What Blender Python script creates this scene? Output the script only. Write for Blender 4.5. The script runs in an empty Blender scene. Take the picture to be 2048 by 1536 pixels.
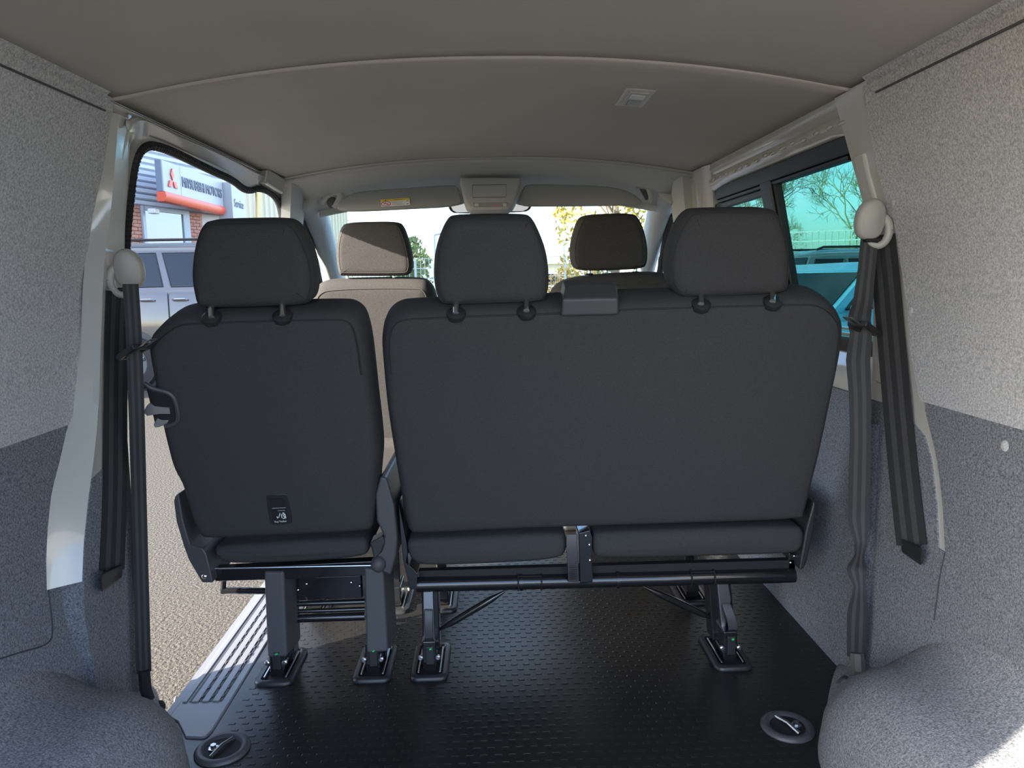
import bpy, bmesh, math, random
from mathutils import Vector, Matrix
from mathutils.geometry import tessellate_polygon
random.seed(7)
scene = bpy.context.scene
COL = scene.collection
R = math.radians

# ---------------------------------------------------------------- camera
F_PX = 1480.0                      # focal length in pixels of a 2048x1536 frame
VPX, VPY = 981.0, 558.0            # where the van's long axis vanishes
ROLL = R(1.1)
EYE = Vector((0.0, 0.0, 0.95))     # floor of the van is z = 0, +y is forward
_Y = Vector(((VPX - 1024) / F_PX, (768 - VPY) / F_PX, -1)).normalized()
_X = Vector((math.cos(ROLL), math.sin(ROLL), 0)); _X = (_X - _Y * _X.dot(_Y)).normalized()
_Z = _X.cross(_Y)
cam_data = bpy.data.cameras.new('camera')
cam_data.sensor_width = 36.0; cam_data.lens = 36.0 * F_PX / 2048.0
cam_data.clip_start = 0.02; cam_data.clip_end = 500
cam = bpy.data.objects.new('camera', cam_data); COL.objects.link(cam)
cam.matrix_world = Matrix(((_X.x, _X.y, _X.z, EYE.x), (_Y.x, _Y.y, _Y.z, EYE.y), (_Z.x, _Z.y, _Z.z, EYE.z), (0, 0, 0, 1)))
scene.camera = cam

# ---------------------------------------------------------------- light
SUN_TO = Vector((-1.0, -0.45, 0.44)).normalized()
SUN_STRENGTH = 6.0
SKY_STRENGTH = 1.0
SKY_GAIN = 0.20
EXPOSURE = 2.15
w = bpy.data.worlds.new('sky'); scene.world = w; w.use_nodes = True
nt = w.node_tree; nt.nodes.clear()
def wn(t, **k):
    n = nt.nodes.new(t)
    for a, b in k.items(): setattr(n, a, b)
    return n
out = wn('ShaderNodeOutputWorld'); bg = wn('ShaderNodeBackground'); tc = wn('ShaderNodeTexCoord')
mp = wn('ShaderNodeMapping'); mp.inputs['Scale'].default_value = (1.6, 1.6, 5.0)
nz = wn('ShaderNodeTexNoise'); nz.inputs['Scale'].default_value = 1.3; nz.inputs['Detail'].default_value = 7; nz.inputs['Roughness'].default_value = 0.6
rp = wn('ShaderNodeValToRGB'); rp.color_ramp.elements[0].position = 0.47; rp.color_ramp.elements[1].position = 0.68
mx = wn('ShaderNodeMix', data_type='RGBA')
mx.inputs['B'].default_value = (1.12, 1.12, 1.12, 1)
nt.links.new(tc.outputs['Generated'], mp.inputs['Vector']); nt.links.new(mp.outputs[0], nz.inputs['Vector'])
nt.links.new(nz.outputs['Fac'], rp.inputs[0]); nt.links.new(rp.outputs[0], mx.inputs['Factor'])
sky = wn('ShaderNodeTexSky', sky_type='NISHITA'); sky.sun_disc = False; sky.sun_elevation = math.asin(SUN_TO.z); sky.sun_rotation = math.atan2(SUN_TO.x, SUN_TO.y); sky.air_density = 1.0; sky.dust_density = 1.6; sky.ozone_density = 1.0
sc_ = wn('ShaderNodeVectorMath', operation='SCALE'); sc_.inputs['Scale'].default_value = SKY_GAIN
nt.links.new(sky.outputs[0], sc_.inputs[0]); nt.links.new(sc_.outputs[0], mx.inputs['A'])
tn = wn('ShaderNodeMix', data_type='RGBA', blend_type='MULTIPLY'); tn.inputs['Factor'].default_value = 1.0; tn.inputs['B'].default_value = (.86, .97, 1.16, 1)
nt.links.new(mx.outputs['Result'], tn.inputs['A']); nt.links.new(tn.outputs['Result'], bg.inputs['Color']); bg.inputs['Strength'].default_value = SKY_STRENGTH
nt.links.new(bg.outputs[0], out.inputs[0])
sd = bpy.data.lights.new('sun', 'SUN'); sd.energy = SUN_STRENGTH; sd.angle = R(0.55); sd.color = (1.0, 0.90, 0.77)
sun = bpy.data.objects.new('sun', sd); COL.objects.link(sun)
sun.rotation_euler = SUN_TO.to_track_quat('Z', 'Y').to_euler(); sun.location = (-6, -4, 6)
vs = scene.view_settings
vs.view_transform = 'Standard'; vs.look = 'None'; vs.gamma = 1.0; vs.use_curve_mapping = False; vs.exposure = EXPOSURE

# ---------------------------------------------------------------- measuring helpers
def ray(px, py):
    d = ((px - 1024) / F_PX, (768 - py) / F_PX, -1.0)
    d = Vector(d)
    return Vector((d.dot(_X), d.dot(_Y), d.dot(_Z)))
def PY(px, py, y): d = ray(px, py); return EYE + d * (y / d.y)
def PX(px, py, x): d = ray(px, py); return EYE + d * (x / d.x)
def PZ(px, py, z): d = ray(px, py); return EYE + d * ((z - EYE.z) / d.z)
class Frame:
    """a plane in the van: origin, u = +x, v = up along the plane, n = pointing forward"""
    def __init__(s, o, tilt=0.0):
        s.o = Vector(o); s.u = Vector((1, 0, 0)); s.v = Vector((0, -math.sin(tilt), math.cos(tilt))); s.n = Vector((0, math.cos(tilt), math.sin(tilt)))
    def uv(s, px, py):
        d = ray(px, py); t = (s.o - EYE).dot(s.n) / d.dot(s.n); p = EYE + d * t - s.o
        return (p.dot(s.u), p.dot(s.v))
    def pt(s, u, v, n=0.0): return s.o + s.u * u + s.v * v + s.n * n
    def P(s, px, py, n=0.0):
        q = Frame.__new__(Frame); q.o = s.o + s.n * n; q.u, q.v, q.n = s.u, s.v, s.n
        return q.pt(*q.uv(px, py))

def lerp(tab, t):
    if t <= tab[0][0]: return tab[0][1]
    for (a, b), (c, d) in zip(tab, tab[1:]):
        if t <= c: return b + (d - b) * (t - a) / (c - a)
    return tab[-1][1]
WPROF = [(0, .822), (.3, .848), (.7, .868), (.95, .860), (1.1, .828), (1.28, .768), (1.33, .752), (1.5, .70)]
def W(z): return lerp(WPROF, z)
def on_wall(px, py, side, off=0.0):
    x = .85
    for _ in range(25):
        p = PX(px, py, side * x); x = W(p.z) - off
    return p

# ---------------------------------------------------------------- materials
MATS = {}
def mat(name, col, rough=.5, metal=0.0, noise=None, bump=None, spec=.5, coat=0.0, coat_r=.03, emit=None, vor=None, wave=None):
    """noise=(scale, colour2, lo, hi); bump=(scale, strength, distance)"""
    if name in MATS: return MATS[name]
    m = bpy.data.materials.new(name); m.use_nodes = True; t = m.node_tree; b = t.nodes['Principled BSDF']
    b.inputs['Base Color'].default_value = (*col, 1); b.inputs['Roughness'].default_value = rough; b.inputs['Metallic'].default_value = metal
    b.inputs['Specular IOR Level'].default_value = spec
    b.inputs['Coat Weight'].default_value = coat; b.inputs['Coat Roughness'].default_value = coat_r
    c = t.nodes.new('ShaderNodeTexCoord')
    if noise:
        n = t.nodes.new('ShaderNodeTexNoise'); n.inputs['Scale'].default_value = noise[0]; n.inputs['Detail'].default_value = 4; n.inputs['Roughness'].default_value = .65
        r = t.nodes.new('ShaderNodeValToRGB'); r.color_ramp.elements[0].position = noise[2]; r.color_ramp.elements[1].position = noise[3]
        r.color_ramp.elements[0].color = (*col, 1); r.color_ramp.elements[1].color = (*noise[1], 1)
        t.links.new(c.outputs['Object'], n.inputs['Vector']); t.links.new(n.outputs['Fac'], r.inputs[0]); t.links.new(r.outputs[0], b.inputs['Base Color'])
    if bump:
        n2 = t.nodes.new('ShaderNodeTexNoise'); n2.inputs['Scale'].default_value = bump[0]; n2.inputs['Detail'].default_value = 3
        bp = t.nodes.new('ShaderNodeBump'); bp.inputs['Strength'].default_value = bump[1]; bp.inputs['Distance'].default_value = bump[2]
        t.links.new(c.outputs['Object'], n2.inputs['Vector']); t.links.new(n2.outputs['Fac'], bp.inputs['Height']); t.links.new(bp.outputs[0], b.inputs['Normal'])
    if emit: b.inputs['Emission Color'].default_value = (*emit[0], 1); b.inputs['Emission Strength'].default_value = emit[1]
    MATS[name] = m; return m
def glass(name, tint, refl=.06, rough=.0):
    m = bpy.data.materials.new(name); m.use_nodes = True; t = m.node_tree; t.nodes.clear()
    o = t.nodes.new('ShaderNodeOutputMaterial'); tr = t.nodes.new('ShaderNodeBsdfTransparent'); gl = t.nodes.new('ShaderNodeBsdfGlossy'); mi = t.nodes.new('ShaderNodeMixShader')
    lw = t.nodes.new('ShaderNodeLayerWeight'); lw.inputs['Blend'].default_value = .5
    pw = t.nodes.new('ShaderNodeMath'); pw.operation = 'POWER'; pw.inputs[1].default_value = 4.0
    ml = t.nodes.new('ShaderNodeMath'); ml.operation = 'MULTIPLY_ADD'; ml.inputs[1].default_value = .6; ml.inputs[2].default_value = refl
    tr.inputs['Color'].default_value = (*tint, 1); gl.inputs['Roughness'].default_value = rough; gl.inputs['Color'].default_value = (.9, .95, 1, 1)
    t.links.new(lw.outputs['Facing'], pw.inputs[0]); t.links.new(pw.outputs[0], ml.inputs[0]); t.links.new(ml.outputs[0], mi.inputs[0])
    t.links.new(tr.outputs[0], mi.inputs[1]); t.links.new(gl.outputs[0], mi.inputs[2]); t.links.new(mi.outputs[0], o.inputs[0])
    MATS[name] = m; return m

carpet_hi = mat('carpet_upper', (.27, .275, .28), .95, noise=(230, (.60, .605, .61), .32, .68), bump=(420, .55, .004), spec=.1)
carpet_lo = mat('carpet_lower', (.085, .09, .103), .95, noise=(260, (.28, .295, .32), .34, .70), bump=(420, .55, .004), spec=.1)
carpet_arch = mat('carpet_arch', (.10, .105, .116), .95, noise=(250, (.34, .352, .37), .33, .69), bump=(420, .6, .004), spec=.1)
paint = mat('body_paint', (.43, .42, .385), .22, coat=.8, coat_r=.05)
headliner = mat('headliner', (.42, .395, .355), .62, bump=(900, .05, .001), noise=(3, (.39, .37, .33), .35, .7), spec=.3)
headl_bead = mat('headliner_bead', (.50, .465, .42), .4)
cabtrim = mat('cab_trim', (.46, .475, .465), .65, bump=(900, .05, .001), spec=.3)
visor_m = mat('visor_vinyl', (.30, .315, .31), .7, bump=(1200, .08, .0008), spec=.25)
fabric = mat('seat_fabric', (.034, .033, .0335), .85, noise=(900, (.066, .0645, .065), .35, .7), bump=(1500, .25, .0008), spec=.15)
fabric_front = mat('front_fabric', (.034, .0325, .032), .9, noise=(520, (.075, .071, .069), .3, .7), bump=(900, .3, .001), spec=.1)
fabric_seam = mat('seat_piping', (.014, .014, .015), .7)
plastic = mat('black_plastic', (.022, .023, .025), .38, bump=(1400, .08, .0006))
plastic_g = mat('grey_plastic', (.055, .055, .06), .45, bump=(1400, .08, .0006))
plastic_soft = mat('leg_cover_plastic', (.06, .06, .066), .55, bump=(1600, .12, .0006))
steel_blk = mat('black_gloss_steel', (.012, .012, .013), .16, coat=.5)
chrome = mat('chrome', (.85, .85, .85), .12, metal=1.0)
steel = mat('zinc_steel', (.55, .56, .58), .28, metal=1.0)
rubber = mat('rubber_floor', (.010, .0098, .0095), .34, bump=(900, .18, .0009), noise=(5, (.015, .0145, .0135), .35, .7), spec=.5)
rubber_seal = mat('rubber_seal', (.018, .018, .019), .6)
sill_m = mat('sill_plastic', (.185, .19, .205), .4, bump=(700, .1, .0008))
sill_groove = mat('sill_groove', (.06, .062, .068), .6)
beige_plastic = mat('beige_plastic', (.35, .335, .30), .45)
belt_d = mat('belt_webbing', (.011, .011, .012), .7, bump=(2500, .3, .0005))
belt_l = mat('belt_webbing_stripe', (.034, .033, .034), .7, bump=(2500, .3, .0005))
white_m = mat('print_white', (.80, .80, .80), .6)
green_m = mat('lock_marker_green', (.03, .55, .12), .5)
black_m = mat('matt_black', (.008, .008, .009), .7)
lamp_lens = mat('lamp_lens', (.62, .64, .66), .18)
tint_glass = glass('tinted_glass', (.27, .46, .42), refl=.015)
clear_glass = glass('clear_glass', (.80, .86, .85), refl=.03)

# ---------------------------------------------------------------- objects
def wloc(o):
    v = Vector((0, 0, 0))
    while o: v += o.location; o = o.parent
    return v
def tag(o, label=None, cat=None, group=None, kind=None):
    if label: o['label'] = label
    if cat: o['category'] = cat
    if group: o['group'] = group
    if kind: o['kind'] = kind
    return o
def thing(name, label, cat, loc=(0, 0, 0), group=None, kind=None):
    o = bpy.data.objects.new(name, None); COL.objects.link(o); o.location = loc; o.empty_display_size = .05
    return tag(o, label, cat, group, kind)

class MB:
    """collects shapes given in world coordinates, then links them as one mesh object"""
    def __init__(s): s.v = []; s.f = []; s.mi = []
    def add(s, vs, fs, mi=0):
        k = len(s.v); s.v += [Vector(p) for p in vs]; s.f += [tuple(k + i for i in f) for f in fs]; s.mi += [mi] * len(fs); return s
    def hexa(s, p, mi=0):       # 8 points: 4 of one end, 4 of the other, same order
        return s.add(p, [(3, 2, 1, 0), (4, 5, 6, 7), (0, 1, 5, 4), (1, 2, 6, 5), (2, 3, 7, 6), (3, 0, 4, 7)], mi)
    def box(s, c, d, rot=None, mi=0):
        c = Vector(c); h = Vector(d) / 2; M = rot or Matrix.Identity(3)
        q = [M @ Vector((x * h.x, y * h.y, z * h.z)) + c for y in (-1, 1) for x, z in ((-1, -1), (1, -1), (1, 1), (-1, 1))]
        return s.hexa(q, mi)
    def prism(s, poly, ext, mi=0):
        poly = [Vector(p) for p in poly]; n = len(poly); e = Vector(ext); k = len(s.v)
        s.v += poly + [p + e for p in poly]
        tri = tessellate_polygon([poly])
        for a, b, c in tri:
            s.f.append((k + a, k + b, k + c)); s.f.append((k + n + c, k + n + b, k + n + a)); s.mi += [mi, mi]
        for i in range(n):
            j = (i + 1) % n; s.f.append((k + i, k + j, k + n + j, k + n + i)); s.mi.append(mi)
        return s
    def loft(s, rings, closed=True, cap=True, mi=0):
        k = len(s.v); n = len(rings[0])
        for r in rings: s.v += [Vector(p) for p in r]
        for a in range(len(rings) - 1):
            for i in range(n if closed else n - 1):
                j = (i + 1) % n
                s.f.append((k + a * n + i, k + a * n + j, k + (a + 1) * n + j, k + (a + 1) * n + i)); s.mi.append(mi)
        if cap and closed:
            s.f.append(tuple(k + i for i in reversed(range(n)))); s.mi.append(mi)
            b = k + (len(rings) - 1) * n; s.f.append(tuple(b + i for i in range(n))); s.mi.append(mi)
        return s
    def tube(s, path, r, n=8, cap=True, mi=0):
        path = [Vector(p) for p in path]; rings = []; prev = None
        for i, p in enumerate(path):
            d = (path[min(i + 1, len(path) - 1)] - path[max(i - 1, 0)]).normalized()
            if prev is None: a = d.orthogonal().normalized()
            else: a = (prev - d * prev.dot(d)).normalized()
            prev = a; b = d.cross(a); rr = r[i] if isinstance(r, (list, tuple)) else r
            rings.append([p + a * math.cos(t) * rr + b * math.sin(t) * rr for t in [2 * math.pi * q / n for q in range(n)]])
        return s.loft(rings, True, cap, mi)
    def cyl(s, a, b, r, n=16, mi=0): return s.tube([a, b], r, n, True, mi)
    def ball(s, c, rad, rot=None, n=12, m=8, mi=0):
        c = Vector(c); M = rot or Matrix.Identity(3); rings = []
        for i in range(m + 1):
            t = math.pi * i / m; t = min(max(t, .02), math.pi - .02)
            rings.append([c + M @ Vector((rad[0] * math.sin(t) * math.cos(q), rad[1] * math.sin(t) * math.sin(q), rad[2] * math.cos(t))) for q in [2 * math.pi * j / n for j in range(n)]])
        return s.loft(rings, True, True, mi)
    def lathe(s, c, axis, prof, n=24, mi=0):     # prof: (radius, height along axis)
        c = Vector(c); ax = Vector(axis).normalized(); a = ax.orthogonal().normalized(); b = ax.cross(a)
        return s.loft([[c + ax * h + (a * math.cos(t) + b * math.sin(t)) * r for t in [2 * math.pi * q / n for q in range(n)]] for r, h in prof], True, True, mi)
    def cushion(s, fr, outline, thick, r=.02, bulge=.0, bulge_f=None, rf=None, rn=None, steps=4, mi=0, smooth=2):
        """a rounded pad: outline (u, v) on frame fr, going thick forward"""
        o = chaikin(outline, smooth); n = len(o); rf = rf or r; rn = rn or r; bulge_f = bulge if bulge_f is None else bulge_f
        cu = sum(p[0] for p in o) / n; cv = sum(p[1] for p in o) / n
        a = sum(o[i][0] * o[(i + 1) % n][1] - o[(i + 1) % n][0] * o[i][1] for i in range(n))
        if a < 0: o = o[::-1]
        def inset(d):
            res = []
            for i in range(n):
                p, q, t = o[i - 1], o[i], o[(i + 1) % n]
                e = Vector((t[0] - p[0], t[1] - p[1])); e.normalize() if e.length else None
                res.append((q[0] - e.y * d, q[1] + e.x * d))
            return res
        rings = []
        base = inset(r)
        for k in (.015, .2, .4, .6, .8, .94):
            rings.append([fr.pt(cu + (u - cu) * k, cv + (v - cv) * k, -bulge * (1 - k * k)) for u, v in base])
        for i in range(steps + 1):
            t = math.pi / 2 * i / steps
            rings.append([fr.pt(u, v, rn * (1 - math.cos(t))) for u, v in inset(r * (1 - math.sin(t)))])
        for i in range(steps + 1):
            t = math.pi / 2 * i / steps
            rings.append([fr.pt(u, v, thick - rf + rf * math.sin(t)) for u, v in inset(rf * (1 - math.cos(t)))])
        base = inset(rf)
        for k in (.94, .8, .6, .4, .2, .015):
            rings.append([fr.pt(cu + (u - cu) * k, cv + (v - cv) * k, thick + bulge_f * (1 - k * k)) for u, v in base])
        return s.loft(rings, True, True, mi)
    def build(s, name, m, parent=None, smooth=True, bevel=None, angle=38, kind=None, label=None):
        me = bpy.data.meshes.new(name); off = wloc(parent) if parent else Vector((0, 0, 0))
        if not parent:
            off = sum(s.v, Vector((0, 0, 0))) / len(s.v); off.z = min(p.z for p in s.v)
        me.from_pydata([p - off for p in s.v], [], s.f)
        ms = m if isinstance(m, (list, tuple)) else [m]
        for q in ms: me.materials.append(q)
        if len(ms) > 1: me.polygons.foreach_set('material_index', s.mi)
        bm = bmesh.new(); bm.from_mesh(me); bmesh.ops.recalc_face_normals(bm, faces=bm.faces); bm.to_mesh(me); bm.free()
        if smooth:
            me.polygons.foreach_set('use_smooth', [True] * len(me.polygons)); me.set_sharp_from_angle(angle=R(angle))
        o = bpy.data.objects.new(name, me); COL.objects.link(o)
        if parent: o.parent = parent
        else: o.location = off
        if bevel:
            b = o.modifiers.new('bevel', 'BEVEL'); b.width = bevel; b.segments = 3; b.limit_method = 'ANGLE'; b.angle_limit = R(30); b.harden_normals = smooth
        if kind: o['kind'] = kind
        if label: o['label'] = label
        return o
def chaikin(o, it=2):
    for _ in range(it):
        q = []
        for i in range(len(o)):
            a, b = o[i], o[(i + 1) % len(o)]
            q += [(a[0] * .75 + b[0] * .25, a[1] * .75 + b[1] * .25), (a[0] * .25 + b[0] * .75, a[1] * .25 + b[1] * .75)]
        o = q
    return o
def chaikin_open(o, it=2):
    o = [Vector(p) for p in o]
    for _ in range(it):
        q = [o[0]]
        for a, b in zip(o, o[1:]): q += [a * .75 + b * .25, a * .25 + b * .75]
        o = q + [o[-1]]
    return o
def struct(mb, name, m, **k):
    o = mb.build(name, m, **k); o['kind'] = 'structure'; return o
def text_mesh(body, size, m, name, parent, Mx, extrude=.002, align='LEFT', space=1.0, xscale=1.0):
    cu = bpy.data.curves.new(name, 'FONT'); cu.body = body; cu.size = size; cu.extrude = extrude; cu.align_x = align; cu.align_y = 'CENTER'; cu.space_character = space; cu.resolution_u = 3
    tmp = bpy.data.objects.new(name + '_src', cu); COL.objects.link(tmp)
    dg = bpy.context.evaluated_depsgraph_get(); me = bpy.data.meshes.new_from_object(tmp.evaluated_get(dg))
    bpy.data.objects.remove(tmp); bpy.data.curves.remove(cu)
    off = wloc(parent) if parent else Vector((0, 0, 0))
    for v in me.vertices: p = v.co.copy(); p.x *= xscale; v.co = (Mx @ p) - off
    me.materials.clear(); me.materials.append(m); me.name = name
    o = bpy.data.objects.new(name, me); COL.objects.link(o); o.parent = parent; return o
def axes(o, x, y):
    """matrix with local x, y along the given world directions"""
    x = Vector(x).normalized(); y = Vector(y); y = (y - x * y.dot(x)).normalized(); z = x.cross(y)
    return Matrix(((x.x, y.x, z.x, o[0]), (x.y, y.y, z.y, o[1]), (x.z, y.z, z.z, o[2]), (0, 0, 0, 1)))
# ================================================================ the van's shell
GZ = -.55                           # the tarmac outside
# ---- floor: black rubber mat with rows of small raised studs
XR, XL = .822, -.616
fm = MB(); fm.box((( XR + .03 + XL) / 2, 1.85, -.02), (XR + .03 - XL, 3.2, .04))
floor = struct(fm, 'floor', rubber)
fx = MB(); fx.box((-.70, .90, -.0205), (.18, 1.27, .039)); fx.build('mat_edge', rubber, floor)
st = MB(); nx = 0
y = .9; row = 0
while y < 2.75:
    x = XL + .03 + (.0145 if row % 2 else 0)
    while x < XR - .012:
        arch = abs(x) > .60 and y < 1.50
        if not arch:
            a, b, h = .0080, .0042, .0008
            st.add([(x - a, y - b, 0), (x + a, y - b, 0), (x + a, y + b, 0), (x - a, y + b, 0), (x - a * .75, y - b * .5, h), (x + a * .75, y - b * .5, h), (x + a * .75, y + b * .5, h), (x - a * .75, y + b * .5, h)],
                   [(0, 1, 5, 4), (1, 2, 6, 5), (2, 3, 7, 6), (3, 0, 4, 7), (4, 5, 6, 7)])
        x += .029
    y += .0235; row += 1
st.build('raised_studs', rubber, floor, smooth=False, kind='stuff')
# inner floor edge ahead of the doorway: chassis below the mat
ub = MB(); ub.box((-.03, 1.85, -.19), (1.50, 3.3, .28)); struct(ub, 'trim_1', black_m)

# ---- sill strip in the doorway: grey plastic with three grooves
sill = thing('door_sill', None, None, (-.675, 2.2, 0), kind='structure')
sill.name = 'trim_2'
y0, y1, x0, x1 = 1.515, 2.95, -.735, -.618
m = MB(); m.prism([(x0, 1.545, .004), (-.709, 1.525, .004), (-.668, 1.465, .004), (-.632, 1.460, .004), (-.622, 1.466, .004), (x1, 1.485, .004), (x1, y1, .004), (x0, y1, .004)], (0, 0, -.03)); m.build('sill_plate', sill_m, sill, bevel=.004)
for k in range(4):
    xa = -.721 + k * .0235
    m = MB(); m.box((xa, (y0 + .075 + y1) / 2, .0052), (.016 if k else .010, y1 - y0 - .08, .0046)); m.build('tread_rib', sill_m, sill, bevel=.0015)
    m = MB(); m.box((xa + .0115, (y0 + .075 + y1) / 2, .0044), (.004, y1 - y0 - .085, .002)); m.build('groove', sill_groove, sill)
    if k:
        g = MB()
        for q in range(36):
            yy = y0 + .10 + q * .038
            if yy < y1: g.box((xa + .0095, yy, .0066), (.004, .012, .002))
        g.build('tread_notches', sill_groove, sill, kind='stuff')
m = MB(); m.box((-.742, 2.2, -.10), (.016, 1.6, .20)); m.build('sill_face', sill_m, sill)

# ---- ceiling: two moulded panels with a raised bead where they meet
def zc(x, y):
    e = min(abs(x) / .765, 1.0); return 1.403 - .073 * e ** 2.2 - .012 * max(0, (y - 2.2) / .6) * (1 - e) + .008 * max(0, .9 - y) * (1 - e)
def ceil_panel(name, ya, yb, dz=0, ny=26):
    c = MB(); nx = 30; xs = [-.775 + 1.55 * i / nx for i in range(nx + 1)]
    rows = []
    for j in range(ny + 1):
        yy = ya + (yb - ya) * j / ny
        rows.append([Vector((x, yy + .0 * x, zc(x, yy) + dz + .0025 * math.sin(yy * 5 + x * 2) * (1 - (x / .775) ** 2))) for x in xs])
    c.loft(rows, False, False); o = c.build(name, headliner, ceiling)
    sm = o.modifiers.new('solid', 'SOLIDIFY'); sm.thickness = .006; sm.offset = 1 if False else -1
    return o
ceiling = thing('ceiling', None, None, (0, 1.3, 1.40), kind='structure')
ceil_panel('rear_panel', .26, 1.605, .004)
ceil_panel('front_panel', 1.60, 2.80, 0)
def bead(yy, r, m_, name, dz, xr=.768):
    b = MB(); b.tube([(xr * (i / 20 - 1), yy, zc(xr * (i / 20 - 1), yy) + dz) for i in range(41)], r, 8); return b.build(name, m_, ceiling)
bead(1.602, .0055, headl_bead, 'joint_bead', -.001)
bead(1.64, .004, headliner, 'moulded_rib', .001, .70)
bead(1.545, .004, headliner, 'moulded_rib', .0045, .70)
for px, py in ((405, 268), (470, 302), (517, 322), (1475, 271), (1432, 297), (1382, 324), (865, 233), (1284, 236), (1785, 97), (136, 147)):
    p = PZ(px, py, 1.345)
    for _ in range(8): p = PZ(px, py, zc(p.x, p.y) + (.004 if p.y < 1.6 else 0))
    b = MB(); b.ball((p.x, p.y, p.z - .002), (.008, .008, .003), n=10, m=6); b.build('panel_clip', headl_bead, ceiling)
# outer roof skin, so that no sky leaks in
rf = MB(); xs = [-.95 + .1 * i for i in range(20)]
rf.loft([[Vector((x, yy, 1.475 - .12 * (abs(x) / .95) ** 2.6)) for x in xs] for yy in (.25, 1.0, 2.0, 2.8, 3.2)], False, False)
o = struct(rf, 'trim_3', paint); sm = o.modifiers.new('solid', 'SOLIDIFY'); sm.thickness = .02; sm.offset = 1

# ---- side walls
ZROWS = [0, .1, .2, .3, .4, .5, .6, .67, .7, .78, .86, .95, 1.02, 1.1, 1.16, 1.22, 1.28, 1.31, 1.335]
def rows_panel(side, ya, yb, z0, z1, off, thick, ncol=10, extra=()):
    """a sheet lying off inside the wall profile between the curves ya(z), yb(z)"""
    zs = sorted(set([z0, z1] + [z for z in ZROWS if z0 < z < z1] + [z for z in extra if z0 < z < z1])); g = MB()
    inn, outr = [], []
    offf = off if callable(off) else (lambda z: off)
    for z in zs:
        a, b = ya(z), yb(z); off = offf(z)
        inn.append([Vector((side * (W(z) - off), a + (b - a) * i / ncol, z)) for i in range(ncol + 1)])
        outr.append([Vector((side * (W(z) - off + thick), a + (b - a) * i / ncol, z)) for i in range(ncol + 1)])
    rings = [i + o_[::-1] for i, o_ in zip(inn, outr)]
    return g.loft(rings, True, True)
def on_wall_f(px, py, side, of):
    p = on_wall(px, py, side, 0)
    for _ in range(6): p = on_wall(px, py, side, of(p.z))
    return p
def curve(pts, side, of=lambda z: 0.0):
    t = sorted((on_wall_f(px, py, side, of).z, on_wall_f(px, py, side, of).y) for px, py in pts)
    return lambda z: lerp(t, z)
ZL = .672
const = lambda v: (lambda z: v)
def const_y(v): return lambda z: v
# left: carpeted rear quarter, painted pillar in front of it, then the open doorway
wl = thing('wall_left', None, None, (-.85, .7, 0), kind='structure')
eL_up = curve([(222, 236), (208, 330), (190, 430), (176, 560), (165, 700), (152, 830), (140, 858)], -1)
eL_lo = curve([(137, 860), (120, 930), (105, 980), (97, 1060), (95, 1120), (97, 1176)], -1)
doorL = curve([(262, 236), (258, 320), (252, 420), (249, 560), (246, 760), (248, 900), (256, 1000), (262, 1110), (268, 1200), (275, 1290), (284, 1380), (300, 1400)], -1)
OFP = lambda z: lerp([(0, .006), (.12, .010), (.28, .034), (.375, .048), (.95, .048), (1.08, .034), (1.2, .012), (1.33, .006)], z)     # how far the pillar stands proud of the wall
DOORPX = [(262, 236), (258, 320), (252, 420), (249, 560), (246, 760), (248, 900), (256, 1000), (262, 1110), (268, 1200), (275, 1290), (284, 1380), (300, 1400)]
doorP = curve(DOORPX, -1, OFP)
edgeP = curve([(238, 240), (232, 330), (224, 420), (213, 500), (207, 600), (203, 700), (200, 800), (196, 860), (188, 930), (177, 1010), (169, 1090), (166, 1172), (170, 1240), (178, 1310), (196, 1350)], -1, OFP)
kickL = curve([(232, 868), (205, 905), (188, 950), (178, 1010), (170, 1080), (166, 1172)], -1)
zcut = on_wall(97, 1178, -1).z
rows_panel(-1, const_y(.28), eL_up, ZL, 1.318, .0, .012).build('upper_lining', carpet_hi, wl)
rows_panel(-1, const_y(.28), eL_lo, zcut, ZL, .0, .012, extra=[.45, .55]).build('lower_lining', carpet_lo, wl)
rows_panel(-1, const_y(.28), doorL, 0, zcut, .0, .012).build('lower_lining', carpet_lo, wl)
zk = on_wall(235, 868, -1).z
rows_panel(-1, edgeP, doorP, 0, zk - .05, OFP, .055, extra=[.42, .46, .55]).build('kick_lining', carpet_lo, wl)
kt = lambda z: edgeP(z) + (doorP(z) - edgeP(z)) * min(1, max(0, (z - zk + .05) / .05)) ** .6 * .8
rows_panel(-1, kt, doorP, zk - .05, zk, OFP, .055, extra=[zk - .04, zk - .03, zk - .02, zk - .01]).build('kick_lining', carpet_lo, wl)
rows_panel(-1, edgeP, doorP, zk - .06, 1.30, lambda z: OFP(z) - .003, .04, ncol=5, extra=[1.0, 1.05, 1.13, 1.18, 1.25]).build('pillar_inner_face', paint, wl)
rf_ = MB(); rr = []
for i in range(34):
    z = zcut + (1.30 - zcut) * i / 33; ya_ = (eL_up(z) if z > ZL else eL_lo(z)) - .012; yb_ = edgeP(z); o0 = -.006; o1 = OFP(z) - .002; q = []
    for k in range(7):
        t = k / 6; e = t ** 1.15; q.append(Vector((-(W(z) - (o0 + (o1 - o0) * e)), ya_ + (yb_ - ya_) * t, z)))
    q += [Vector((-(W(z) - o1 + .012), yb_ + .012, z)), Vector((-(W(z) - o0 + .02), yb_ + .012, z)), Vector((-(W(z) - o0 + .02), ya_, z))]
    rr.append(q)
rf_.loft(rr, True, True).build('pillar_rear_face', paint, wl, angle=50)
rows_panel(-1, lambda z: min(eL_up(z) if z > ZL else eL_lo(z), 1.36) - .12, doorL, .15, 1.325, -.012, .03).build('pillar_panel', paint, wl)
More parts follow.
